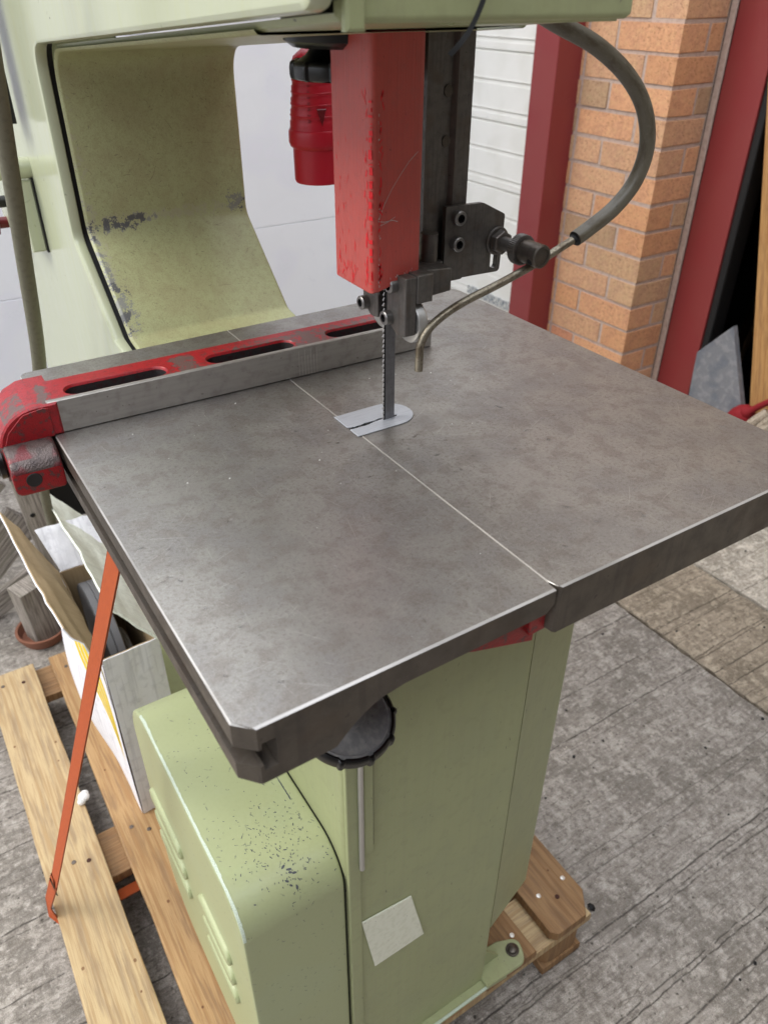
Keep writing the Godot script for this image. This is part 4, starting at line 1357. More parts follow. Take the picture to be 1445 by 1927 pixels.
func old_timber() -> void:
	var W := thing("old_pallet", "weathered grey pallet leaning on its corner behind the carton", "pallet")
	# boards in a plane facing the camera side, tilted about 40 degrees
	var B := Basis(V(0, 0, 1), 0.60)
	var zt := -1.05
	var place := [[V(-0.150, 0.118, zt), 0.50, 0.10, 0.74], [V(-0.128, 0.022, zt - 0.012), 0.38, 0.062, 0.47], [V(-0.20, 0.245, zt - 0.008), 0.50, 0.10, 0.76]]
	var k := 0
	for q in place:
		var mb := MB.new()
		mb.off = P(k * 0.37, k * 0.71)
		box(mb, V(-q[2] / 2, -q[1] / 2, -0.01), V(q[2] / 2, q[1] / 2, 0.01), 0.003)
		var o := part(mb, "board", M.old_wood, W)
		o.transform = Transform3D(Basis(V(0, 0, 1), -PI / 2 + q[3]), q[0])
		k += 1
	var mb2 := MB.new()
	box(mb2, V(-0.034, -0.16, -0.03), V(0.034, 0.20, 0.03), 0.004)
	var up := part(mb2, "upright", M.old_wood, W)
	up.transform = Transform3D(Basis(V(0, 0, 1), 0.06), V(0.066, 0.27, zt + 0.042))
	for q in [V(0.048, 0.325, zt + 0.0725), V(0.072, 0.235, zt + 0.0725)]:
		mb2 = MB.new()
		lathe(mb2, [P(0.006, 0), P(0.005, 0.001), P(0, 0.0015)], along(q, V(0, 0, 1)), 12)
		part(mb2, "nail", M.rubber, W)
	mb2 = MB.new()
	box(mb2, V(0.02, 0.46, zt - 0.09), V(0.34, 0.52, zt - 0.03), 0.004)
	part(mb2, "rail", M.old_wood, W)
	mb2 = MB.new()
	box(mb2, V(0.10, 0.20, zt - 0.075), V(0.34, 0.452, zt - 0.065))  # plain dark sheet behind the boards
	part(mb2, "dark_sheet", M.rubber, W)
	# post stump in a clay pot
	mb2 = MB.new()
	lathe(mb2, [P(0.0, 0.004), P(0.05, 0.004), P(0.062, 0.03), P(0.062, 0.036), P(0.056, 0.036), P(0.050, 0.012), P(0, 0.012)], Transform3D(Basis(), V(-0.012, 0.0, -0.925)), 40)
	single(mb2, "clay_saucer", M.clay, "terracotta saucer on the concrete holding the foot of the grey post stump", "saucer")
	mb2 = MB.new()
	box(mb2, V(-0.038, 0.0, -0.03), V(0.038, 0.165, 0.03), 0.005)
	var st := single(mb2, "post_stump", M.old_wood, "short grey timber post standing in the terracotta saucer", "post")
	st.position = V(-0.004, 0.0125, -0.925); st.rotation = V(0.0, 0.35, 0.06)

func bits() -> void:
	# power plug hanging behind the arm
	var pl := thing("power_plug", "red industrial power plug hanging on its cable behind the blade guard", "power plug")
	var at := V(0.3945, 1.1925, -0.10)
	var sc := 1.10
	var xf := Transform3D(Basis(V(0, 0, 1), 0.04) * Basis.from_scale(V(sc, sc, sc)), at)
	var mb := MB.new()
	lathe(mb, [P(0.0265, 0.0), P(0.0290, 0.0006), P(0.0298, 0.003), P(0.0290, 0.036)], xf, 44)
	lathe(mb, [P(0.0250, 0.028), P(0.0250, 0.001), P(0.0265, 0.0)], xf, 44)
	part(mb, "shroud", M.plug, pl, 50)
	mb = MB.new()
	lathe(mb, [P(0.029, 0.034), P(0.0315, 0.036), P(0.0328, 0.040), P(0.0322, 0.050), P(0.0308, 0.0525)], xf, 44)
	part(mb, "locking_ring", M.plug, pl, 40)
	mb = MB.new()
	var prof := [P(0.0305, 0.0525)]
	for k in 5:
		var y := 0.056 + k * 0.0105; var r := 0.0300 - k * 0.0014
		prof.append(P(r, y)); prof.append(P(r - 0.0001, y + 0.0035)); prof.append(P(r - 0.0012, y + 0.0048)); prof.append(P(r - 0.0013, y + 0.0075)); prof.append(P(r - 0.0006, y + 0.0092))
	prof.append_array([P(0.0232, 0.112), P(0.0215, 0.117), P(0.012, 0.124), P(0, 0.124)])
	lathe(mb, prof, xf, 44)
	var body := part(mb, "plug_body", M.plug, pl, 50)
	mb = MB.new()
	lathe(mb, [P(0.0105, 0.121), P(0.0105, 0.128), P(0.0075, 0.130), P(0, 0.130)], xf, 24)
	part(mb, "cable_gland", M.hose, pl)
	mb = MB.new()
	tube(mb, [xf * V(0, 0.125, 0), xf * V(0, 0.16, 0), xf * V(0.004, 0.2, 0)], 0.0055, 12)
	part(mb, "cable", M.hose, pl)
	# raised arrow and worn moulded bar on the side towards the camera
	mb = MB.new()
	var dirv := V(-0.62, 0, 0.78).normalized()
	for q in [[0.30, 0.067, 0.011, 0.006, 0], [-0.10, 0.082, 0.006, 0.030, 1]]:
		var side := V(dirv.z, 0, -dirv.x)
		var d := (dirv * cos(q[0]) + side * sin(q[0])).normalized()
		var tx := V(d.z, 0, -d.x)
		var c := d * (0.0292 if q[4] == 0 else 0.0282) + V(0, q[1], 0)
		if q[4] == 0:
			for s in 1: mb.loft([[xf * (c + V(0, -0.010, 0)), xf * (c + tx * 0.005 + V(0, 0.006, 0)), xf * (c - tx * 0.005 + V(0, 0.006, 0))], [xf * (c * V(1.05, 1, 1.05) + V(0, -0.009, 0)), xf * (c * V(1.05, 1, 1.05) + tx * 0.004 + V(0, 0.005, 0)), xf * (c * V(1.05, 1, 1.05) - tx * 0.004 + V(0, 0.005, 0))]])
	part(mb, "arrow_mark", M.button_red, body)
	# lettering moulded on the plug body, running up the side
	var word := "MENNEKES"
	for k in word.length():
		var tm := TextMesh.new()
		var fo := SystemFont.new(); fo.font_names = PackedStringArray(["Droid Sans"])
		tm.font = fo; tm.text = word[k]; tm.font_size = 16; tm.pixel_size = 0.0042 / 16.0; tm.depth = 0.0006
		var lt := MeshInstance3D.new(); lt.name = "raised_letter"; lt.mesh = tm; lt.material_override = M.plug_letter
		pl.add_child(lt, true)
		var side := V(dirv.z, 0, -dirv.x)
		var a := -0.14
		var d := (dirv * cos(a) + side * sin(a)).normalized()
		var y := 0.062 + k * 0.0052
		var r := 0.0302 - (y - 0.056) * 0.134
		var upv := V(-d.z, 0, d.x)
		lt.transform = Transform3D(Basis(V(0, 1, 0), upv, d).orthonormalized(), xf * (d * r + V(0, y, 0)))
	# cable tie over the arm end
	mb = MB.new()
	ribbon(mb, smooth_path([V(0.1995, 1.3570, 0.400), V(0.2045, 1.3618, 0.4015), V(0.2115, 1.3690, 0.4015), V(0.2185, 1.3815, 0.4015), V(0.226, 1.402, 0.401)], 5), V(0.8, -0.6, 0.5), 0.0026, 0.0012)
	single(mb, "cable_tie", M.rubber, "black cable tie tail hanging over the front end of the green arm", "cable tie")
	# foam lump on the pallet board
	mb = MB.new()
	var rr := RandomNumberGenerator.new(); rr.seed = 21
	for q in [V(0, 0.006, 0), V(0.004, 0.009, 0.006), V(-0.003, 0.006, 0.009), V(0.005, 0.005, -0.004)]:
		lathe(mb, [P(0, -0.008), P(0.006, -0.006), P(0.008, 0), P(0.006, 0.006), P(0, 0.008)], Transform3D(Basis.from_euler(V(rr.randf(), rr.randf() * 6, rr.randf())), V(-0.0605, DECK, -0.2855) + q), 9)
	single(mb, "foam_lump", M.foam, "small white lump of foam on the pallet board behind the strap", "foam lump", "", 80)
	# white swarf and water drops scattered on the table
	var tops := func(n: int, sd: int, water: bool) -> MultiMeshInstance3D:
		var r := RandomNumberGenerator.new(); r.seed = sd
		var m := MB.new()
		if water: lathe(m, [P(1.0, 0.0), P(0.93, 0.10), P(0.75, 0.22), P(0.4, 0.31), P(0, 0.34)], Transform3D(), 18)
		else: lathe(m, [P(1.0, 0), P(0.9, 0.7), P(0, 1.0)], Transform3D(), 5)
		var mm := MultiMesh.new(); mm.transform_format = MultiMesh.TRANSFORM_3D; mm.mesh = m.mesh(80 if water else 5); mm.instance_count = n
		for i in n:
			var p := Vector2.ZERO
			while true:
				p = P(r.randf_range(0.01, 0.5), r.randf_range(0.17, 0.505))
				if water and r.randf() > (1.1 - p.x * 1.4): continue
				if not water and r.randf() < 0.75: p = P(r.randfn(0.23, 0.10), r.randfn(0.22, 0.08))
				if p.x < 0.01 or p.x > 0.5 or p.y < 0.165 or p.y > 0.505: continue
				if p.x > 0.205 and p.x < 0.285 and p.y > 0.235 and p.y < 0.29: continue
				if absf(p.x - 0.2154) < 0.004: continue
				break
			var k := (0.0005 + 0.0013 * pow(r.randf(), 2.5)) if water else 0.0002 + 0.0005 * pow(r.randf(), 2.0)
			var b := Basis(V(0, 1, 0), r.randf() * TAU) * Basis.from_scale(V(k * r.randf_range(0.8, 1.9), k * (0.6 if water else 1.0), k))
			mm.set_instance_transform(i, Transform3D(b, V(p.x, TABLE + 0.0001, p.y)))
		var o := MultiMeshInstance3D.new(); o.multimesh = mm
		return o
	var d := tops.call(420, 5, true) as MultiMeshInstance3D
	d.material_override = M.water
	tag(d, "water_drops", "small water drops scattered over the left half of the steel table", "water drops")
	d.set_meta("kind", "stuff")
	var w := tops.call(46, 6, false) as MultiMeshInstance3D
	w.material_override = M.swarf
	tag(w, "metal_chips", "white specks of swarf scattered round the blade on the table", "swarf")
	w.set_meta("kind", "stuff")

func materials() -> void:
	# shared noises (512)
	var S := 512
	var n_soft := noise(1, 0.006, S, S, 3)
	var n_mid := noise(2, 0.02, S, S, 4)
	var n_fine := noise(3, 0.12, S, S, 3)
	var n_grit := noise(4, 0.45, S, S, 2)
	var n_streak := noise(5, 0.05, S, S, 3, FastNoiseLite.TYPE_SIMPLEX_SMOOTH, 512, 24)     # runs down v... stretched along v
	var n_brush := noise(6, 0.09, S, S, 3, FastNoiseLite.TYPE_SIMPLEX_SMOOTH, 24, 512)      # stretched along u

	# --- table steel, one sheet over the whole top (0.52 m)
	var T := 1536
	var t_cloud := noise(11, 0.004, T, T, 4)
	var t_mid := noise(12, 0.014, T, T, 4)
	var t_fine := noise(13, 0.08, T, T, 3)
	var t_grit := noise(14, 0.4, T, T, 2)
	var t_brush := noise(19, 0.14, T, T, 3, FastNoiseLite.TYPE_SIMPLEX_SMOOTH, 220, 1536)
	var t_brush2 := noise(20, 0.06, T, T, 3, FastNoiseLite.TYPE_SIMPLEX_SMOOTH, 1536, 120)
	var t_scr := strokes(15, T, T, 1700, 6, 90, 0.4, 0.9, 0.5, Rect2(0, 0, 1, 1), 0.6, 0.002)
	var t_pit := strokes(16, T, T, 380, 2, 9, 0.0, 0.5, 0.7, Rect2(0, 0, 1, 1), 0.9, 0.1)
	var t_spot := mult(strokes(17, T, T, 260, 2, 16, 0.3, 2.0, 3.2, Rect2(0, 0, 1, 1), 0.8, 0.25), t_grit, 0.35, 0.6)
	var t_wipe := mult(strokes(18, T, T, 30, 200, 700, 0.1, 0.5, 9.0, Rect2(0, 0, 1, 1), 0.6, 0.0015), t_fine, 0.3, 0.75)
	var t_grain := strokes(23, T, T, 9000, 4, 26, 0.0, 0.25, 0.45, Rect2(0, 0, 1, 1), 0.7, 0.003)
	var t_grain2 := strokes(24, T, T, 9000, 4, 22, 0.1, 0.5, 0.45, Rect2(0, 0, 1, 1), 0.7, 0.003)
	var t_col := mixtex(T, T, Color(0.655, 0.645, 0.63), [
		[t_cloud, 0.35, 0.75, Color(0.57, 0.56, 0.55), 0.55],
		[t_mid, 0.45, 0.8, Color(0.55, 0.525, 0.50), 0.55],
		[t_brush, 0.4, 0.9, Color(0.66, 0.64, 0.61), 0.22],
		[t_brush2, 0.45, 0.9, Color(0.80, 0.79, 0.77), 0.12],
		[t_fine, 0.5, 0.9, Color(0.50, 0.475, 0.45), 0.5],
		[t_grit, 0.55, 0.9, Color(0.42, 0.395, 0.375), 0.45],
		[t_grit, 0.4, 0.1, Color(0.84, 0.83, 0.81), 0.4],
		[t_wipe, 0.0, 1.0, Color(0.82, 0.81, 0.8), 0.3],
		[t_grain, 0.0, 1.0, Color(0.84, 0.835, 0.82), 0.35],
		[t_grain2, 0.0, 1.0, Color(0.47, 0.45, 0.43), 0.4],
		[t_scr, 0.0, 1.0, Color(0.95, 0.94, 0.93), 0.6],
		[t_pit, 0.0, 1.0, Color(0.36, 0.33, 0.31), 0.4],
		[t_spot, 0.0, 1.0, Color(0.9, 0.89, 0.87), 0.2]])
	M.table = mat(Color(1, 1, 1), 0.42, 0.85, t_col, Vector2(0.52, 0.52))
	M.table.metallic_specular = 0.5
	rough(M.table, grey(added([[t_mid, 0.10, 1.0], [t_cloud, 0.12, 1.0], [t_fine, 0.25, 1.0], [t_spot, -0.2, 0.0], [t_grit, 0.15, 1.0]]), T, T, 0.26, 0.58))
	bump(M.table, grey(added([[t_fine, 0.3, 1.0], [t_grit, 0.2, 1.0], [t_scr, -0.25, 0.0], [t_pit, -0.4, 0.0]]), T, T), 0.08)

	# --- dark ground steel for edges, brackets, fence face
	var d_scr := strokes(21, S, S, 160, 10, 120, 0.0, 0.5, 0.6, Rect2(0, 0, 1, 1), 0.6, 0.01)
	var d_spot := strokes(22, S, S, 90, 2, 9, 0.0, 2.0, 2.0, Rect2(0, 0, 1, 1), 0.8, 0.2)
	var d_col := mixtex(S, S, Color(0.40, 0.375, 0.345), [
		[n_mid, 0.3, 0.9, Color(0.33, 0.31, 0.29), 0.5],
		[n_fine, 0.5, 0.9, Color(0.47, 0.45, 0.43), 0.4],
		[n_streak, 0.5, 0.8, Color(0.31, 0.29, 0.275), 0.4],
		[n_soft, 0.5, 0.9, Color(0.36, 0.30, 0.25), 0.4],
		[d_scr, 0.0, 1.0, Color(0.55, 0.54, 0.53), 0.4],
		[d_spot, 0.0, 1.0, Color(0.2, 0.18, 0.17), 0.6]])
	var d_h := grey(added([[n_fine, 0.5, 1.0], [n_grit, 0.25, 1.0], [d_spot, -0.3, 0.0]]), S, S)
	var d_r := grey(added([[n_mid, 0.6, 1.0], [n_fine, 0.4, 1.0]]), S, S, 0.28, 0.62)
	M.steel = bump(rough(mat(Color(0.9, 0.9, 0.9), 0.45, 0.8, d_col, Vector2(0.22, 0.22)), d_r), d_h, 0.08)
	M.edge = bump(rough(mat(Color(0.86, 0.85, 0.84), 0.46, 0.4, d_col, Vector2(0.25, 0.25)), d_r), d_h, 0.08)
	M.dark = bump(rough(mat(Color(0.98, 1.01, 1.05), 0.46, 0.55, d_col, Vector2(0.09, 0.09)), d_r), d_h, 0.12)
	M.bolt = mat(Color(0.52, 0.515, 0.51), 0.36, 0.85)
	M.bore = mat(Color(0.16, 0.15, 0.15), 0.6, 0.2)
	M.bright = bump(mat(Color(0.62, 0.60, 0.56), 0.32, 0.9, d_col, Vector2(0.1, 0.1)), d_h, 0.05)
	M.bright.albedo_color = Color(1.35, 1.32, 1.25)
	M.arris = bump(mat(Color(1, 1, 1), 0.42, 0.7, mixtex(S, S, Color(0.80, 0.79, 0.775), [[n_soft, 0.35, 0.75, Color(0.60, 0.59, 0.575), 0.8]]), Vector2(0.5, 0.5)), d_h, 0.03)  # bevels lightened for bare worn steel and its highlight
	M.silver = bump(rough(mat(Color(0.78, 0.78, 0.77), 0.34, 0.9), d_r), d_h, 0.05)
	var g_col := mixtex(S, S, Color(0.60, 0.595, 0.585), [
		[n_brush, 0.4, 0.9, Color(0.52, 0.51, 0.50), 0.3],
		[n_mid, 0.45, 0.9, Color(0.47, 0.455, 0.44), 0.4],
		[d_spot, 0.0, 1.0, Color(0.25, 0.23, 0.22), 0.5],
		[d_scr, 0.0, 1.0, Color(0.72, 0.71, 0.7), 0.4]])
	M.ground = bump(rough(mat(Color(1.1, 1.09, 1.07), 0.4, 0.7, g_col, Vector2(0.16, 0.16)), d_r), d_h, 0.05)
	M.alu = bump(mat(Color(0.76, 0.77, 0.79), 0.42, 0.5, mixtex(S, S, Color(0.97, 0.98, 0.99), [[n_brush, 0.5, 0.9, Color(0.86, 0.87, 0.89), 0.5], [d_scr, 0.0, 1.0, Color(0.68, 0.69, 0.7), 0.4]]), Vector2(0.08, 0.08)), d_h, 0.03)
	M.blade = mat(Color(0.80, 0.81, 0.84), 0.36, 0.7, g_col, Vector2(0.05, 0.2))
	M.teeth = mat(Color(0.72, 0.71, 0.7), 0.3, 0.95)
	M.scribe = mat(Color(0.86, 0.85, 0.83), 0.35, 0.8)
	M.black = bump(mat(Color(0.028, 0.028, 0.03), 0.3, 0.0), grey(n_fine, S, S), 0.05)
	M.rubber = mat(Color(0.035, 0.035, 0.037), 0.65)
	M.dish = mat(Color(1, 1, 1), 0.62, 0.15, mixtex(S, S, Color(0.38, 0.38, 0.385), [[n_mid, 0.3, 0.8, Color(0.48, 0.475, 0.47), 0.6], [n_grit, 0.6, 0.9, Color(0.46, 0.45, 0.44), 0.4], [d_spot, 0.0, 1.0, Color(0.08, 0.08, 0.09), 0.7]]), Vector2(0.08, 0.08))
	M.void = mat(Color(0.02, 0.02, 0.022), 0.95)
	M.slot_dark_grime = bump(mat(Color(1, 1, 1), 0.6, 0.2, mixtex(S, S, Color(0.05, 0.06, 0.065), [[n_fine, 0.5, 0.7, Color(0.16, 0.2, 0.2), 0.7], [n_grit, 0.62, 0.8, Color(0.35, 0.37, 0.38), 0.7]]), Vector2(0.04, 0.04)), grey(n_fine, S, S), 1.0)

	# --- green paints
	var G := 1024
	var q_soft := noise(31, 0.004, G, G, 4)
	var q_mid := noise(32, 0.018, G, G, 4)
	var q_fine := noise(33, 0.11, G, G, 3)
	var q_grit := noise(34, 0.45, G, G, 2)
	var q_drip := noise(38, 0.04, G, G, 3, FastNoiseLite.TYPE_SIMPLEX_SMOOTH, 1024, 20)
	var few := strokes(35, G, G, 110, 2, 16, 1.3, 0.7, 1.2, Rect2(0, 0, 1, 1), 0.9, 0.05)
	var fine_scr := strokes(36, G, G, 120, 20, 130, 1.1, 0.7, 0.5, Rect2(0, 0, 1, 1), 0.5, 0.01)
	var paint_h := grey(added([[q_fine, 0.22, 1.0], [q_mid, 0.5, 1.0], [few, -0.4, 0.0]]), G, G)
	M.green = mat(Color(1, 1, 1), 0.36, 0.0, mixtex(G, G, Color(0.625, 0.648, 0.485), [
		[q_soft, 0.4, 0.8, Color(0.60, 0.625, 0.475), 0.5],
		[q_drip, 0.5, 0.85, Color(0.60, 0.61, 0.475), 0.3],
		[q_mid, 0.6, 0.85, Color(0.57, 0.58, 0.44), 0.3],
		[fine_scr, 0.0, 1.0, Color(0.55, 0.57, 0.43), 0.5],
		[few, 0.0, 1.0, Color(0.25, 0.25, 0.25), 0.8]]), Vector2(0.42, 0.42))
	bump(M.green, paint_h, 0.25)
	# door paint, lightened to carry the sky reflected in it
	M.door_green_sheen = mat(Color(1, 1, 1), 0.18, 0.0, mixtex(G, G, Color(0.72, 0.74, 0.63), [
		[q_soft, 0.4, 0.8, Color(0.735, 0.755, 0.65), 0.5],
		[q_drip, 0.5, 0.9, Color(0.73, 0.74, 0.58), 0.3],
		[few, 0.0, 1.0, Color(0.36, 0.38, 0.34), 0.6]]), Vector2(0.6, 0.6))
	bump(M.door_green_sheen, grey(added([[q_mid, 0.4, 1.0], [q_fine, 0.08, 1.0]]), G, G), 0.2)
	# throat panel: u = across (x, 0.203 m), v = along the profile (0.90 m); greasy, scratched, rubbed bare at the kink
	var tw := 512; var tl := 2048
	var o_soft := noise(43, 0.008, tw, tl, 4)
	var o_mid := noise(44, 0.035, tw, tl, 4)
	var o_fine := noise(45, 0.15, tw, tl, 3)
	var o_grit := noise(46, 0.5, tw, tl, 2)
	var th1 := strokes(41, tw, tl, 2300, 1.5, 10, 0.6, 1.0, 0.9, Rect2(0, 0, 1, 1), 0.9, 0.08)
	var th2 := strokes(42, tw, tl, 90, 14, 90, 0.3, 0.9, 0.6, Rect2(0, 0, 1, 1), 0.9, 0.02)
	var low_spots := strokes(47, tw, tl, 700, 1.5, 6, 0.3, 1.2, 1.2, Rect2(0, 0.72, 1, 0.24), 0.8, 0.08)
	var k0 := 0.742
	var bare := wear(tw, tl, [[0.16, k0 + 0.006, 0.13, 0.007], [0.30, k0 + 0.001, 0.10, 0.005], [0.93, k0 - 0.006, 0.06, 0.010], [0.02, k0 + 0.07, 0.02, 0.06], [0.03, k0 + 0.12, 0.05, 0.03]], o_mid, o_fine)
	var rub := wear(tw, tl, [[0.5, k0, 0.6, 0.006], [0.03, k0 + 0.05, 0.03, 0.12]], o_mid, o_fine)
	M.throat = mat(Color(1, 1, 1), 0.40, 0.0, mixtex(tw, tl, Color(0.69, 0.705, 0.53), [
		[o_soft, 0.4, 0.75, Color(0.655, 0.645, 0.495), 0.6],
		[o_mid, 0.45, 0.8, Color(0.63, 0.615, 0.47), 0.45],
		[o_fine, 0.5, 0.85, Color(0.60, 0.58, 0.44), 0.5],
		[o_grit, 0.6, 0.85, Color(0.53, 0.50, 0.36), 0.5],
		[low_spots, 0.0, 1.0, Color(0.52, 0.47, 0.34), 0.5],
		[th1, 0.0, 1.0, Color(0.33, 0.30, 0.24), 0.6],
		[th2, 0.0, 1.0, Color(0.36, 0.31, 0.24), 0.6],
		[rub, 0.0, 1.0, Color(0.70, 0.69, 0.60), 0.5],
		[bare, 0.1, 0.6, Color(0.51, 0.515, 0.51), 0.8],
		[mult(bare, o_soft, 0.5, 0.62), 0.3, 0.8, Color(0.33, 0.33, 0.345), 0.8]]), Vector2(0.203, 0.90))
	M.throat.uv1_offset = Vector3(-0.1365 / 0.203, 0, 0)
	bump(M.throat, grey(added([[o_fine, 0.3, 1.0], [o_mid, 0.4, 1.0], [th1, -0.3, 0.0], [bare, -0.2, 0.0]]), tw, tl), 0.25)
	M.worn = bump(mat(Color(1, 1, 1), 0.5, 0.1, mixtex(S, S, Color(0.45, 0.45, 0.47), [[n_mid, 0.4, 0.7, Color(0.56, 0.56, 0.55), 0.7], [n_fine, 0.5, 0.8, Color(0.32, 0.32, 0.36), 0.6]]), Vector2(0.06, 0.06)), grey(n_fine, S, S), 0.2)
	# lower door: u = along the rounded profile, v = across its depth (x)
	var W := 2048; var H := 256
	var l_mid := noise(51, 0.02, W, H, 4)
	var l_fine := noise(52, 0.12, W, H, 3)
	var l_soft := noise(50, 0.005, W, H, 3)
	M.low_door = mat(Color(1, 1, 1), 0.38, 0.0, mixtex(W, H, Color(0.655, 0.685, 0.525), [
		[l_soft, 0.45, 0.8, Color(0.665, 0.70, 0.55), 0.5],
		[l_mid, 0.5, 0.85, Color(0.665, 0.69, 0.545), 0.4],
		[l_fine, 0.55, 0.9, Color(0.64, 0.665, 0.52), 0.3],
		[strokes(53, W, H, 900, 1.5, 7, 0.3, 0.8, 0.7, Rect2(0, 0, 1, 1), 0.9, 0.1), 0.0, 1.0, Color(0.34, 0.36, 0.36), 0.75]]), Vector2(1.6, 0.2))
	bump(M.low_door, grey(added([[l_fine, 0.3, 1.0], [l_mid, 0.4, 1.0]]), W, H), 0.2)
	M.chip = mat(Color(0.37, 0.38, 0.40), 0.55, 0.2)
	M.worn_edge = bump(mat(Color(1, 1, 1), 0.5, 0.0, mixtex(S, S, Color(0.80, 0.85, 0.78), [[n_fine, 0.45, 0.7, Color(0.62, 0.68, 0.58), 0.6], [n_grit, 0.6, 0.8, Color(0.42, 0.45, 0.5), 0.6]]), Vector2(0.08, 0.08)), grey(n_fine, S, S), 0.2)
	M.patch = bump(mat(Color(1, 1, 1), 0.4, 0.0, mixtex(S, S, Color(0.92, 0.93, 0.86), [[n_mid, 0.4, 0.8, Color(0.86, 0.875, 0.79), 0.6], [strokes(54, S, S, 60, 2, 14, 0.8, 1.0, 1.6, Rect2(0, 0, 1, 1), 0.9, 0.1), 0.0, 1.0, Color(0.42, 0.40, 0.42), 0.8]]), Vector2(0.12, 0.12)), grey(n_mid, S, S), 0.3)

	# --- reds
	var r_scr := strokes(61, G, G, 420, 6, 70, 1.57, 0.35, 0.7, Rect2(0, 0, 1, 1), 0.75, 0.01)
	var r_dot := strokes(62, G, G, 60, 2, 8, 1.57, 0.5, 2.4, Rect2(0, 0, 1, 1), 1.0, 0.1)
	var r_brush := noise(63, 0.12, G, G, 3, FastNoiseLite.TYPE_SIMPLEX_SMOOTH, 1024, 16)
	M.guard = mat(Color(1, 1, 1), 0.40, 0.0, mixtex(G, G, Color(0.71, 0.30, 0.27), [
		[r_brush, 0.4, 0.75, Color(0.66, 0.29, 0.26), 0.45],
		[q_mid, 0.5, 0.85, Color(0.64, 0.31, 0.29), 0.35],
		[r_scr, 0.0, 1.0, Color(0.80, 0.16, 0.17), 0.45],
		[r_dot, 0.0, 1.0, Color(0.42, 0.13, 0.12), 0.6]]), Vector2(0.2, 0.2))
	bump(M.guard, grey(added([[r_brush, 0.35, 1.0], [q_fine, 0.1, 1.0], [r_dot, 0.5, 0.0]]), G, G), 0.35)
	M.bright_red = mat(Color(0.84, 0.06, 0.11), 0.45)
	M.bare = mat(Color(0.72, 0.68, 0.67), 0.45, 0.15)
	M.seam = mat(Color(0.17, 0.18, 0.14), 0.8)
	var f_spot := mult(strokes(64, G, G, 900, 3, 18, 0.0, 2.0, 4.0, Rect2(0, 0, 1, 1), 1.0, 0.2), q_fine, 0.35, 0.6)
	M.fence_red = mat(Color(1, 1, 1), 0.36, 0.1, mixtex(G, G, Color(0.60, 0.10, 0.125), [
		[q_mid, 0.52, 0.8, Color(0.42, 0.16, 0.17), 0.7],
		[q_mid, 0.69, 0.77, Color(0.34, 0.26, 0.25), 0.75],
		[q_fine, 0.5, 0.8, Color(0.50, 0.08, 0.10), 0.5],
		[f_spot, 0.1, 0.9, Color(0.30, 0.17, 0.17), 0.6],
		[q_grit, 0.66, 0.85, Color(0.22, 0.18, 0.18), 0.7]]), Vector2(0.16, 0.16))
	bump(M.fence_red, grey(added([[q_fine, 0.5, 1.0], [q_mid, -0.3, 1.0], [q_grit, 0.15, 1.0]]), G, G), 0.4)
	var fw := 1536; var fh := 256
	var fa := noise(66, 0.03, fw, fh, 4); var fb := noise(67, 0.1, fw, fh, 4, FastNoiseLite.TYPE_PERLIN, 0, 0, 0.65); var fc := noise(68, 0.4, fw, fh, 2)
	var ramp := PackedByteArray(); ramp.resize(fw * fh)
	var edge := PackedByteArray(); edge.resize(fw * fh)
	for yy in fh:
		for xx in fw:
			var u := float(xx) / fw * 0.40; var v := float(yy) / fh * 0.08 - 0.08     # metres in the fence's own axes
			if u > 0.384: u -= 0.40
			var k := smoothstep(0.09, 0.20, u) * 0.62
			for c in [0.000, 0.124, 0.247, 0.36]: k = maxf(k, 1.0 - absf(u - c) / (0.010 if c == 0.0 else 0.022))
			k *= 1.0 - 0.8 * smoothstep(-0.034, -0.044, v)
			ramp[yy * fw + xx] = int(clampf(k * 190.0 * (0.4 + 0.6 * fb[yy * fw + xx] / 128.0) + (fa[yy * fw + xx] - 128) * 0.5, 0, 255))
			edge[yy * fw + xx] = int(255.0 * clampf(1.0 - absf(v + 0.0065) / 0.003 + (fb[yy * fw + xx] - 128) / 100.0, 0, 1))
	M.fence_top = mat(Color(1, 1, 1), 0.36, 0.12, mixtex(fw, fh, Color(0.62, 0.10, 0.13), [
		[fa, 0.5, 0.8, Color(0.50, 0.10, 0.12), 0.6],
		[fb, 0.62, 0.8, Color(0.36, 0.17, 0.17), 0.55],
		[ramp, 0.30, 0.52, Color(0.37, 0.325, 0.305), 0.9],
		[edge, 0.3, 0.9, Color(0.40, 0.36, 0.34), 0.6],
		[fc, 0.66, 0.85, Color(0.24, 0.2, 0.2), 0.6],
		[fc, 0.3, 0.15, Color(0.62, 0.42, 0.41), 0.3]]), Vector2(0.40, 0.08))
	bump(M.fence_top, grey(added([[fb, 0.4, 1.0], [fc, 0.12, 1.0], [ramp, -0.3, 0.5]]), fw, fh), 0.4)
	M.slot = bump(mat(Color(1, 1, 1), 0.6, 0.1, mixtex(S, S, Color(0.20, 0.18, 0.18), [[n_mid, 0.5, 0.75, Color(0.26, 0.09, 0.10), 0.7], [n_fine, 0.55, 0.8, Color(0.09, 0.10, 0.105), 0.7]]), Vector2(0.06, 0.06)), grey(n_fine, S, S), 0.3)
	M.cast_worn = bump(mat(Color(1, 1, 1), 0.36, 0.4, mixtex(S, S, Color(0.36, 0.315, 0.305), [[n_mid, 0.4, 0.75, Color(0.25, 0.215, 0.21), 0.7], [n_soft, 0.5, 0.75, Color(0.44, 0.15, 0.17), 0.7], [n_fine, 0.6, 0.85, Color(0.52, 0.48, 0.47), 0.5]]), Vector2(0.1, 0.1)), grey(n_fine, S, S), 0.3)
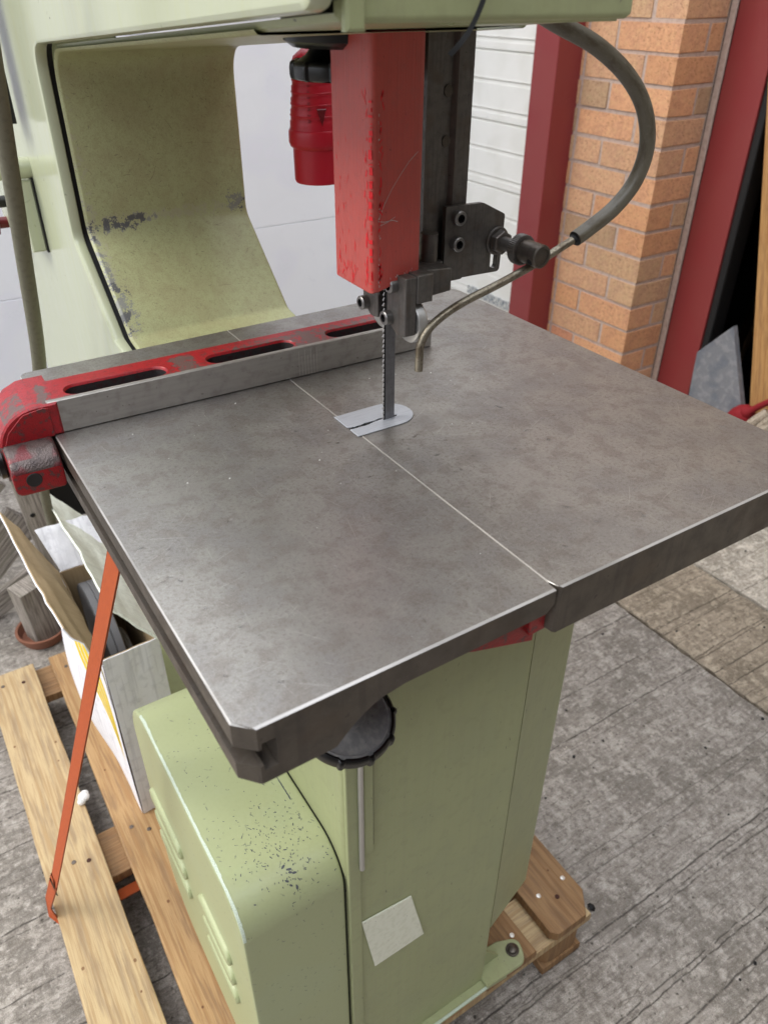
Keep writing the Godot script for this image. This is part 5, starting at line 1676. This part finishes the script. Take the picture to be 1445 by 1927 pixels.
	M.frame_red = bump(mat(Color(0.98, 0.98, 0.98), 0.42, 0.0, mixtex(S, S, Color(0.525, 0.205, 0.20), [[n_soft, 0.4, 0.8, Color(0.52, 0.18, 0.185), 0.6], [strokes(65, S, S, 24, 2, 10, 1.5, 1.0, 1.2), 0.0, 1.0, Color(0.7, 0.35, 0.35), 0.6]]), Vector2(0.7, 0.7)), grey(n_mid, S, S), 0.3)
	M.plug = bump(mat(Color(0.72, 0.05, 0.15), 0.38), grey(n_fine, S, S), 0.1)
	M.plug.subsurf_scatter_enabled = true; M.plug.subsurf_scatter_strength = 0.1
	M.plug_letter = mat(Color(0.50, 0.03, 0.09), 0.45)
	M.button_red = mat(Color(0.42, 0.06, 0.09), 0.35)

	# --- wood: grain along v
	var wa := noise(71, 0.05, 512, 1024, 4, FastNoiseLite.TYPE_SIMPLEX_SMOOTH, 512, 40)
	var wb := noise(72, 0.16, 512, 1024, 3, FastNoiseLite.TYPE_SIMPLEX_SMOOTH, 512, 40)
	var wc := noise(73, 0.02, 512, 1024, 4, FastNoiseLite.TYPE_SIMPLEX_SMOOTH, 512, 130, 0.6)
	var wd := noise(74, 0.3, 512, 1024, 2)
	var knots := strokes(75, 512, 1024, 5, 2, 8, 1.57, 0.3, 6.0, Rect2(0, 0, 1, 1), 1.0, 0.2)
	var wpore := strokes(76, 512, 1024, 900, 6, 40, 1.57, 0.06, 0.6, Rect2(0, 0, 1, 1), 0.8, 0.002)
	var wood_h := grey(added([[wa, 0.5, 1.0], [wb, 0.4, 1.0], [wpore, -0.4, 0.0], [wd, 0.2, 1.0]]), 512, 1024)
	M.wood = bump(mat(Color(1, 1, 1), 0.72, 0.0, mixtex(512, 1024, Color(0.735, 0.645, 0.49), [
		[wa, 0.45, 0.75, Color(0.63, 0.515, 0.36), 0.7],
		[wb, 0.5, 0.8, Color(0.64, 0.53, 0.385), 0.5],
		[wc, 0.45, 0.9, Color(0.53, 0.45, 0.35), 0.6],
		[wd, 0.6, 0.85, Color(0.66, 0.53, 0.38), 0.3],
		[wpore, 0.0, 1.0, Color(0.46, 0.34, 0.2), 0.45],
		[knots, 0.0, 0.8, Color(0.36, 0.21, 0.11), 0.8]]), Vector2(0.2, 0.5)), wood_h, 0.5)
	M.wood_dark = M.wood.duplicate(); M.wood_dark.albedo_color = Color(0.80, 0.72, 0.66)
	M.wood_orange = M.wood.duplicate(); M.wood_orange.albedo_color = Color(0.94, 0.87, 0.80)
	M.jamb = M.wood.duplicate(); M.jamb.albedo_color = Color(0.98, 0.86, 0.72)
	M.old_wood = bump(mat(Color(1, 1, 1), 0.85, 0.0, mixtex(512, 1024, Color(0.64, 0.61, 0.57), [
		[wa, 0.45, 0.75, Color(0.43, 0.39, 0.36), 0.7],
		[wb, 0.5, 0.8, Color(0.36, 0.33, 0.30), 0.6],
		[wc, 0.55, 0.85, Color(0.48, 0.47, 0.40), 0.6],
		[wpore, 0.0, 1.0, Color(0.22, 0.2, 0.18), 0.6],
		[knots, 0.0, 0.8, Color(0.22, 0.19, 0.17), 0.7]]), Vector2(0.2, 0.5)), wood_h, 1.0)
	M.nail = mat(Color(0.42, 0.38, 0.35), 0.45, 0.7)
	M.rust = mat(Color(0.24, 0.11, 0.06), 0.8)

	# --- concrete, grooves along u (x); tile 1.2 m
	var C := 1536
	var c_soft := noise(81, 0.003, C, C, 4)
	var c_mid := noise(82, 0.014, C, C, 5)
	var c_fine := noise(83, 0.06, C, C, 5, FastNoiseLite.TYPE_PERLIN, 0, 0, 0.75)
	var c_grit := noise(84, 0.35, C, C, 2)
	var c_brush := noise(85, 0.03, C, C, 3, FastNoiseLite.TYPE_SIMPLEX_SMOOTH, 70, 1536)
	var groove := PackedByteArray(); groove.resize(C * C)
	var rg := RandomNumberGenerator.new(); rg.seed = 86
	var row := 8.0
	while row < C - 8:
		var deep := rg.randf_range(0.15, 1.0); deep *= deep
		var wid := rg.randf_range(1.2, 3.4)
		var ph := rg.randf() * TAU
		for x in C:
			var yc := row + 2.2 * sin(TAU * x / C + ph) + 1.5 * sin(TAU * 3 * x / C + ph * 2.0) + (c_mid[int(row) * C + x] - 128) * 0.025
			var k := deep * smoothstep(85.0, 190.0, c_fine[posmod(int(row) + 37, C) * C + x] + c_mid[x * C + int(row)] * 0.4)
			for dy in range(-4, 5):
				var y := int(yc) + dy
				if y < 0 or y >= C: continue
				var g := clampf(1.0 - absf(y - yc) / wid, 0.0, 1.0) * k
				groove[y * C + x] = maxi(groove[y * C + x], int(255 * g))
		row += rg.randf_range(9.0, 40.0) if rg.randf() < 0.7 else rg.randf_range(40.0, 85.0)
	var pits := strokes(87, C, C, 850, 1, 6, 0.0, 2.0, 2.6, Rect2(0, 0, 1, 1), 1.0, 0.3)
	var light := mult(strokes(88, C, C, 3000, 2, 9, 0.5, 2.0, 2.6, Rect2(0, 0, 1, 1), 1.0, 0.3), c_fine, 0.4, 0.6)
	var c_line := noise(89, 0.35, C, C, 3, FastNoiseLite.TYPE_SIMPLEX_SMOOTH, 240, 1536, 0.65)
	var c_line2 := noise(78, 0.10, C, C, 4, FastNoiseLite.TYPE_SIMPLEX_SMOOTH, 150, 1536, 0.65)
	var scr := mult(strokes(79, C, C, 2600, 10, 90, 0.0, 0.12, 1.1, Rect2(0, 0, 1, 1), 0.9, 0.004), c_mid, 0.3, 0.6)
	M.concrete = mat(Color(1, 1, 1), 0.82, 0.0, mixtex(C, C, Color(0.60, 0.575, 0.54), [
		[c_soft, 0.4, 0.7, Color(0.47, 0.445, 0.41), 0.75],
		[c_brush, 0.45, 0.8, Color(0.50, 0.47, 0.425), 0.35],
		[c_line2, 0.5, 0.8, Color(0.45, 0.425, 0.39), 0.45],
		[c_line2, 0.46, 0.2, Color(0.73, 0.705, 0.67), 0.3],
		[c_line, 0.5, 0.8, Color(0.40, 0.375, 0.345), 0.35],
		[c_mid, 0.5, 0.72, Color(0.73, 0.705, 0.665), 0.6],
		[c_fine, 0.53, 0.75, Color(0.40, 0.375, 0.345), 0.7],
		[c_fine, 0.44, 0.22, Color(0.77, 0.745, 0.71), 0.6],
		[c_grit, 0.58, 0.8, Color(0.36, 0.335, 0.305), 0.5],
		[c_grit, 0.38, 0.2, Color(0.76, 0.73, 0.69), 0.4],
		[light, 0.2, 1.0, Color(0.84, 0.805, 0.76), 0.6],
		[scr, 0.0, 1.0, Color(0.30, 0.275, 0.25), 0.6],
		[groove, 0.0, 0.8, Color(0.24, 0.22, 0.2), 0.8],
		[pits, 0.0, 1.0, Color(0.24, 0.22, 0.195), 0.8]]), Vector2(1.2, 1.2))
	bump(M.concrete, grey(added([[c_mid, 0.2, 1.0], [c_fine, 0.3, 1.0], [c_line, 0.3, 1.0], [c_line2, 0.5, 1.0], [c_grit, 0.3, 1.0], [scr, -0.3, 0.0], [groove, -0.6, 0.0], [pits, -0.4, 0.0], [light, 0.15, 0.0]]), C, C), 3.5)
	M.concrete_brown = M.concrete.duplicate(); M.concrete_brown.albedo_color = Color(1.03, 0.995, 0.93); M.concrete_brown.uv1_offset = Vector3(0.3, 0.4, 0)
	M.concrete_pale = M.concrete.duplicate(); M.concrete_pale.albedo_color = Color(1.22, 1.22, 1.2); M.concrete_pale.uv1_offset = Vector3(0.6, 0.1, 0)
	M.soil = mat(Color(0.2, 0.18, 0.14), 0.95, 0.0)

	# --- brick and mortar
	var b_dot := strokes(91, S, S, 800, 2, 14, 0.0, 0.8, 1.5, Rect2(0, 0, 1, 1), 1.0, 0.2)
	var b_crk := strokes(92, S, S, 150, 6, 30, 0.0, 0.4, 1.1, Rect2(0, 0, 1, 1), 0.9, 0.05)
	var b_gr := noise(93, 0.05, S, S, 5, FastNoiseLite.TYPE_PERLIN, 0, 0, 0.75)
	var b_tex := mixtex(S, S, Color(0.79, 0.615, 0.475), [
		[n_soft, 0.4, 0.8, Color(0.745, 0.57, 0.455), 0.7],
		[n_mid, 0.45, 0.8, Color(0.785, 0.64, 0.49), 0.6],
		[n_fine, 0.55, 0.9, Color(0.70, 0.51, 0.37), 0.5],
		[n_grit, 0.62, 0.85, Color(0.87, 0.71, 0.55), 0.5],
		[b_gr, 0.52, 0.8, Color(0.62, 0.45, 0.33), 0.55],
		[b_gr, 0.45, 0.2, Color(0.88, 0.72, 0.57), 0.45],
		[b_dot, 0.0, 1.0, Color(0.40, 0.25, 0.16), 0.65],
		[b_crk, 0.0, 1.0, Color(0.38, 0.22, 0.14), 0.6]])
	var b_h := grey(added([[n_fine, 0.5, 1.0], [n_mid, 0.4, 1.0], [b_dot, -0.4, 0.0], [b_crk, -0.4, 0.0]]), S, S)
	var tones := [Color(1, 1, 1), Color(1.0, 0.95, 0.9), Color(0.97, 1.0, 1.0), Color(0.95, 0.86, 0.86), Color(0.88, 0.92, 0.93), Color(1.04, 1.0, 0.97)]
	M.bricks = []
	for c in tones: M.bricks.append(bump(mat(c, 0.85, 0.0, b_tex, Vector2(0.3, 0.3)), b_h, 1.2))
	M.mortar = bump(mat(Color(1, 1, 1), 0.95, 0.0, mixtex(S, S, Color(0.74, 0.655, 0.605), [[n_mid, 0.4, 0.8, Color(0.66, 0.58, 0.53), 0.7], [n_grit, 0.55, 0.8, Color(0.80, 0.72, 0.68), 0.5]]), Vector2(0.2, 0.2)), grey(n_fine, S, S), 1.5)

	# --- white things
	var w_dirt := strokes(95, S, S, 26, 10, 60, 1.57, 0.3, 5.0, Rect2(0, 0, 1, 1), 0.5, 0.05)
	M.shutter = bump(mat(Color(1, 1, 1), 0.5, 0.0, mixtex(S, S, Color(0.905, 0.90, 0.875), [[n_soft, 0.4, 0.9, Color(0.87, 0.865, 0.835), 0.6], [mult(w_dirt, n_fine, 0.3, 0.8), 0.0, 1.0, Color(0.74, 0.74, 0.73), 0.5]]), Vector2(0.5, 0.5)), grey(n_mid, S, S), 0.4)
	M.white_wall = bump(mat(Color(1, 1, 1), 0.35, 0.0, mixtex(S, S, Color(0.925, 0.93, 0.945), [[n_soft, 0.4, 0.9, Color(0.90, 0.905, 0.935), 0.6], [mult(w_dirt, n_fine, 0.3, 0.8), 0.0, 1.0, Color(0.76, 0.77, 0.80), 0.3]]), Vector2(1.0, 1.0)), grey(n_soft, S, S), 0.6)
	M.scuff = mat(Color(1, 1, 1), 0.8, 0.0, mixtex(S, S, Color(0.80, 0.80, 0.78), [[n_streak, 0.42, 0.6, Color(0.36, 0.39, 0.43), 0.85], [n_mid, 0.55, 0.75, Color(0.5, 0.53, 0.57), 0.6]]), Vector2(0.16, 0.05))
	M.cladding = mat(Color(0.6, 0.58, 0.55), 0.7)
	M.unseen_building_dark = mat(Color(0.36, 0.34, 0.33), 0.8)
	M.inside = mat(Color(0.13, 0.12, 0.115), 0.9)  # near-black colour carries the dimness inside the store
	M.slab = bump(mat(Color(1, 1, 1), 0.7, 0.0, mixtex(S, S, Color(0.46, 0.47, 0.49), [[n_mid, 0.4, 0.75, Color(0.56, 0.56, 0.57), 0.6], [n_soft, 0.45, 0.8, Color(0.38, 0.40, 0.44), 0.6], [n_fine, 0.6, 0.85, Color(0.64, 0.62, 0.60), 0.4]]), Vector2(0.3, 0.3)), grey(n_mid, S, S), 1.0)
	M.carton_white = bump(mat(Color(1, 1, 1), 0.6, 0.0, mixtex(S, S, Color(0.92, 0.92, 0.94), [[n_streak, 0.5, 0.8, Color(0.80, 0.80, 0.83), 0.5], [n_mid, 0.55, 0.85, Color(0.78, 0.78, 0.80), 0.4], [d_scr, 0.0, 1.0, Color(0.66, 0.65, 0.66), 0.25]]), Vector2(0.25, 0.25)), grey(n_mid, S, S), 0.6)
	M.carton_flap = bump(mat(Color(1, 1, 1), 0.65, 0.0, mixtex(S, S, Color(0.90, 0.915, 0.86), [[n_mid, 0.45, 0.8, Color(0.84, 0.855, 0.80), 0.6], [n_streak, 0.55, 0.8, Color(0.80, 0.82, 0.76), 0.5], [d_spot, 0.0, 1.0, Color(0.6, 0.62, 0.56), 0.4]]), Vector2(0.2, 0.2)), grey(n_mid, S, S), 0.6)
	M.carton_brown = bump(mat(Color(1, 1, 1), 0.85, 0.0, mixtex(S, S, Color(0.66, 0.575, 0.45), [[n_streak, 0.45, 0.8, Color(0.60, 0.51, 0.38), 0.5], [n_fine, 0.6, 0.9, Color(0.72, 0.63, 0.5), 0.4]]), Vector2(0.15, 0.15)), grey(n_streak, S, S), 0.3)
	M.print_yellow = mat(Color(0.93, 0.80, 0.06), 0.55)
	M.print_black = mat(Color(0.13, 0.13, 0.12), 0.55)
	M.disc_grey = bump(mat(Color(0.46, 0.46, 0.47), 0.6, 0.1), grey(n_mid, S, S), 0.4)

	# --- strap, hoses, clay
	var weave := PackedByteArray(); weave.resize(64 * 64)
	for y in 64:
		for x in 64:
			var up := posmod(x + y, 16) < 8
			weave[y * 64 + x] = int(128 + 100 * sin(PI * posmod(x + y if up else x - y, 8) / 8.0) * (1.0 if posmod(x - y * 2, 16) < 10 else 0.4) - 50)
	var weave_big := PackedByteArray(); weave_big.resize(S * S)
	for y in S:
		for x in S: weave_big[y * S + x] = weave[(y % 64) * 64 + (x % 64)]
	var hem := PackedByteArray(); hem.resize(S * S)
	for y in S:
		for x in S: hem[y * S + x] = int(255.0 * clampf(1.0 - minf(x, S - 1 - x) / 42.0, 0, 1))
	M.strap = bump(mat(Color(1, 1, 1), 0.75, 0.0, mixtex(S, S, Color(0.73, 0.33, 0.125), [
		[weave_big, 0.5, 0.05, Color(0.50, 0.20, 0.09), 0.75],
		[n_mid, 0.5, 0.85, Color(0.62, 0.26, 0.12), 0.5],
		[mult(hem, n_fine, 0.2, 0.7), 0.1, 0.9, Color(0.30, 0.19, 0.14), 0.65],
		[mult(strokes(97, S, S, 40, 20, 120, 1.57, 0.2, 6.0, Rect2(0, 0, 1, 1), 0.7, 0.01), n_fine, 0.4, 0.7), 0.0, 1.0, Color(0.36, 0.20, 0.13), 0.6]]), Vector2(0.0262, 0.16)), grey(weave_big, S, S), 0.6)
	M.rag_red = bump(mat(Color(0.50, 0.03, 0.08), 0.8), grey(n_mid, S, S), 1.0)
	M.cloth = bump(mat(Color(1, 1, 1), 0.95, 0.0, mixtex(S, S, Color(0.70, 0.65, 0.58), [[n_mid, 0.4, 0.8, Color(0.52, 0.46, 0.4), 0.7]]), Vector2(0.1, 0.1)), grey(n_fine, S, S), 1.0)
	M.hose = bump(mat(Color(1, 1, 1), 0.42, 0.0, mixtex(S, S, Color(0.38, 0.355, 0.30), [[n_mid, 0.45, 0.75, Color(0.30, 0.265, 0.20), 0.7], [n_fine, 0.6, 0.85, Color(0.46, 0.44, 0.40), 0.4], [d_spot, 0.0, 1.0, Color(0.17, 0.16, 0.14), 0.4]]), Vector2(0.12, 0.3)), grey(n_mid, S, S), 0.3)
	M.conduit = bump(mat(Color(1, 1, 1), 0.6, 0.1, mixtex(S, S, Color(0.47, 0.46, 0.39), [[weave_big, 0.45, 0.1, Color(0.36, 0.35, 0.29), 0.7], [n_mid, 0.5, 0.8, Color(0.40, 0.39, 0.33), 0.5]]), Vector2(0.09, 0.09)), grey(weave_big, S, S), 0.5)
	M.tubing = bump(mat(Color(1, 1, 1), 0.36, 0.75, mixtex(S, S, Color(0.56, 0.53, 0.47), [[n_mid, 0.45, 0.7, Color(0.40, 0.36, 0.30), 0.7], [f512(n_fine), 0.6, 0.8, Color(0.26, 0.22, 0.18), 0.6]]), Vector2(0.1, 0.2)), d_h, 0.15)
	M.clay = bump(mat(Color(0.53, 0.35, 0.27), 0.9), grey(n_fine, S, S), 0.6)
	M.foam = bump(mat(Color(0.9, 0.9, 0.89), 0.9), grey(n_fine, S, S), 1.0)
	M.swarf = mat(Color(0.88, 0.88, 0.87), 0.4, 0.3)
	M.water = StandardMaterial3D.new()
	M.water.albedo_color = Color(1, 1, 1, 0.0); M.water.roughness = 0.03; M.water.refraction_enabled = true; M.water.refraction_scale = 0.033

func f512(a: PackedByteArray) -> PackedByteArray: return a
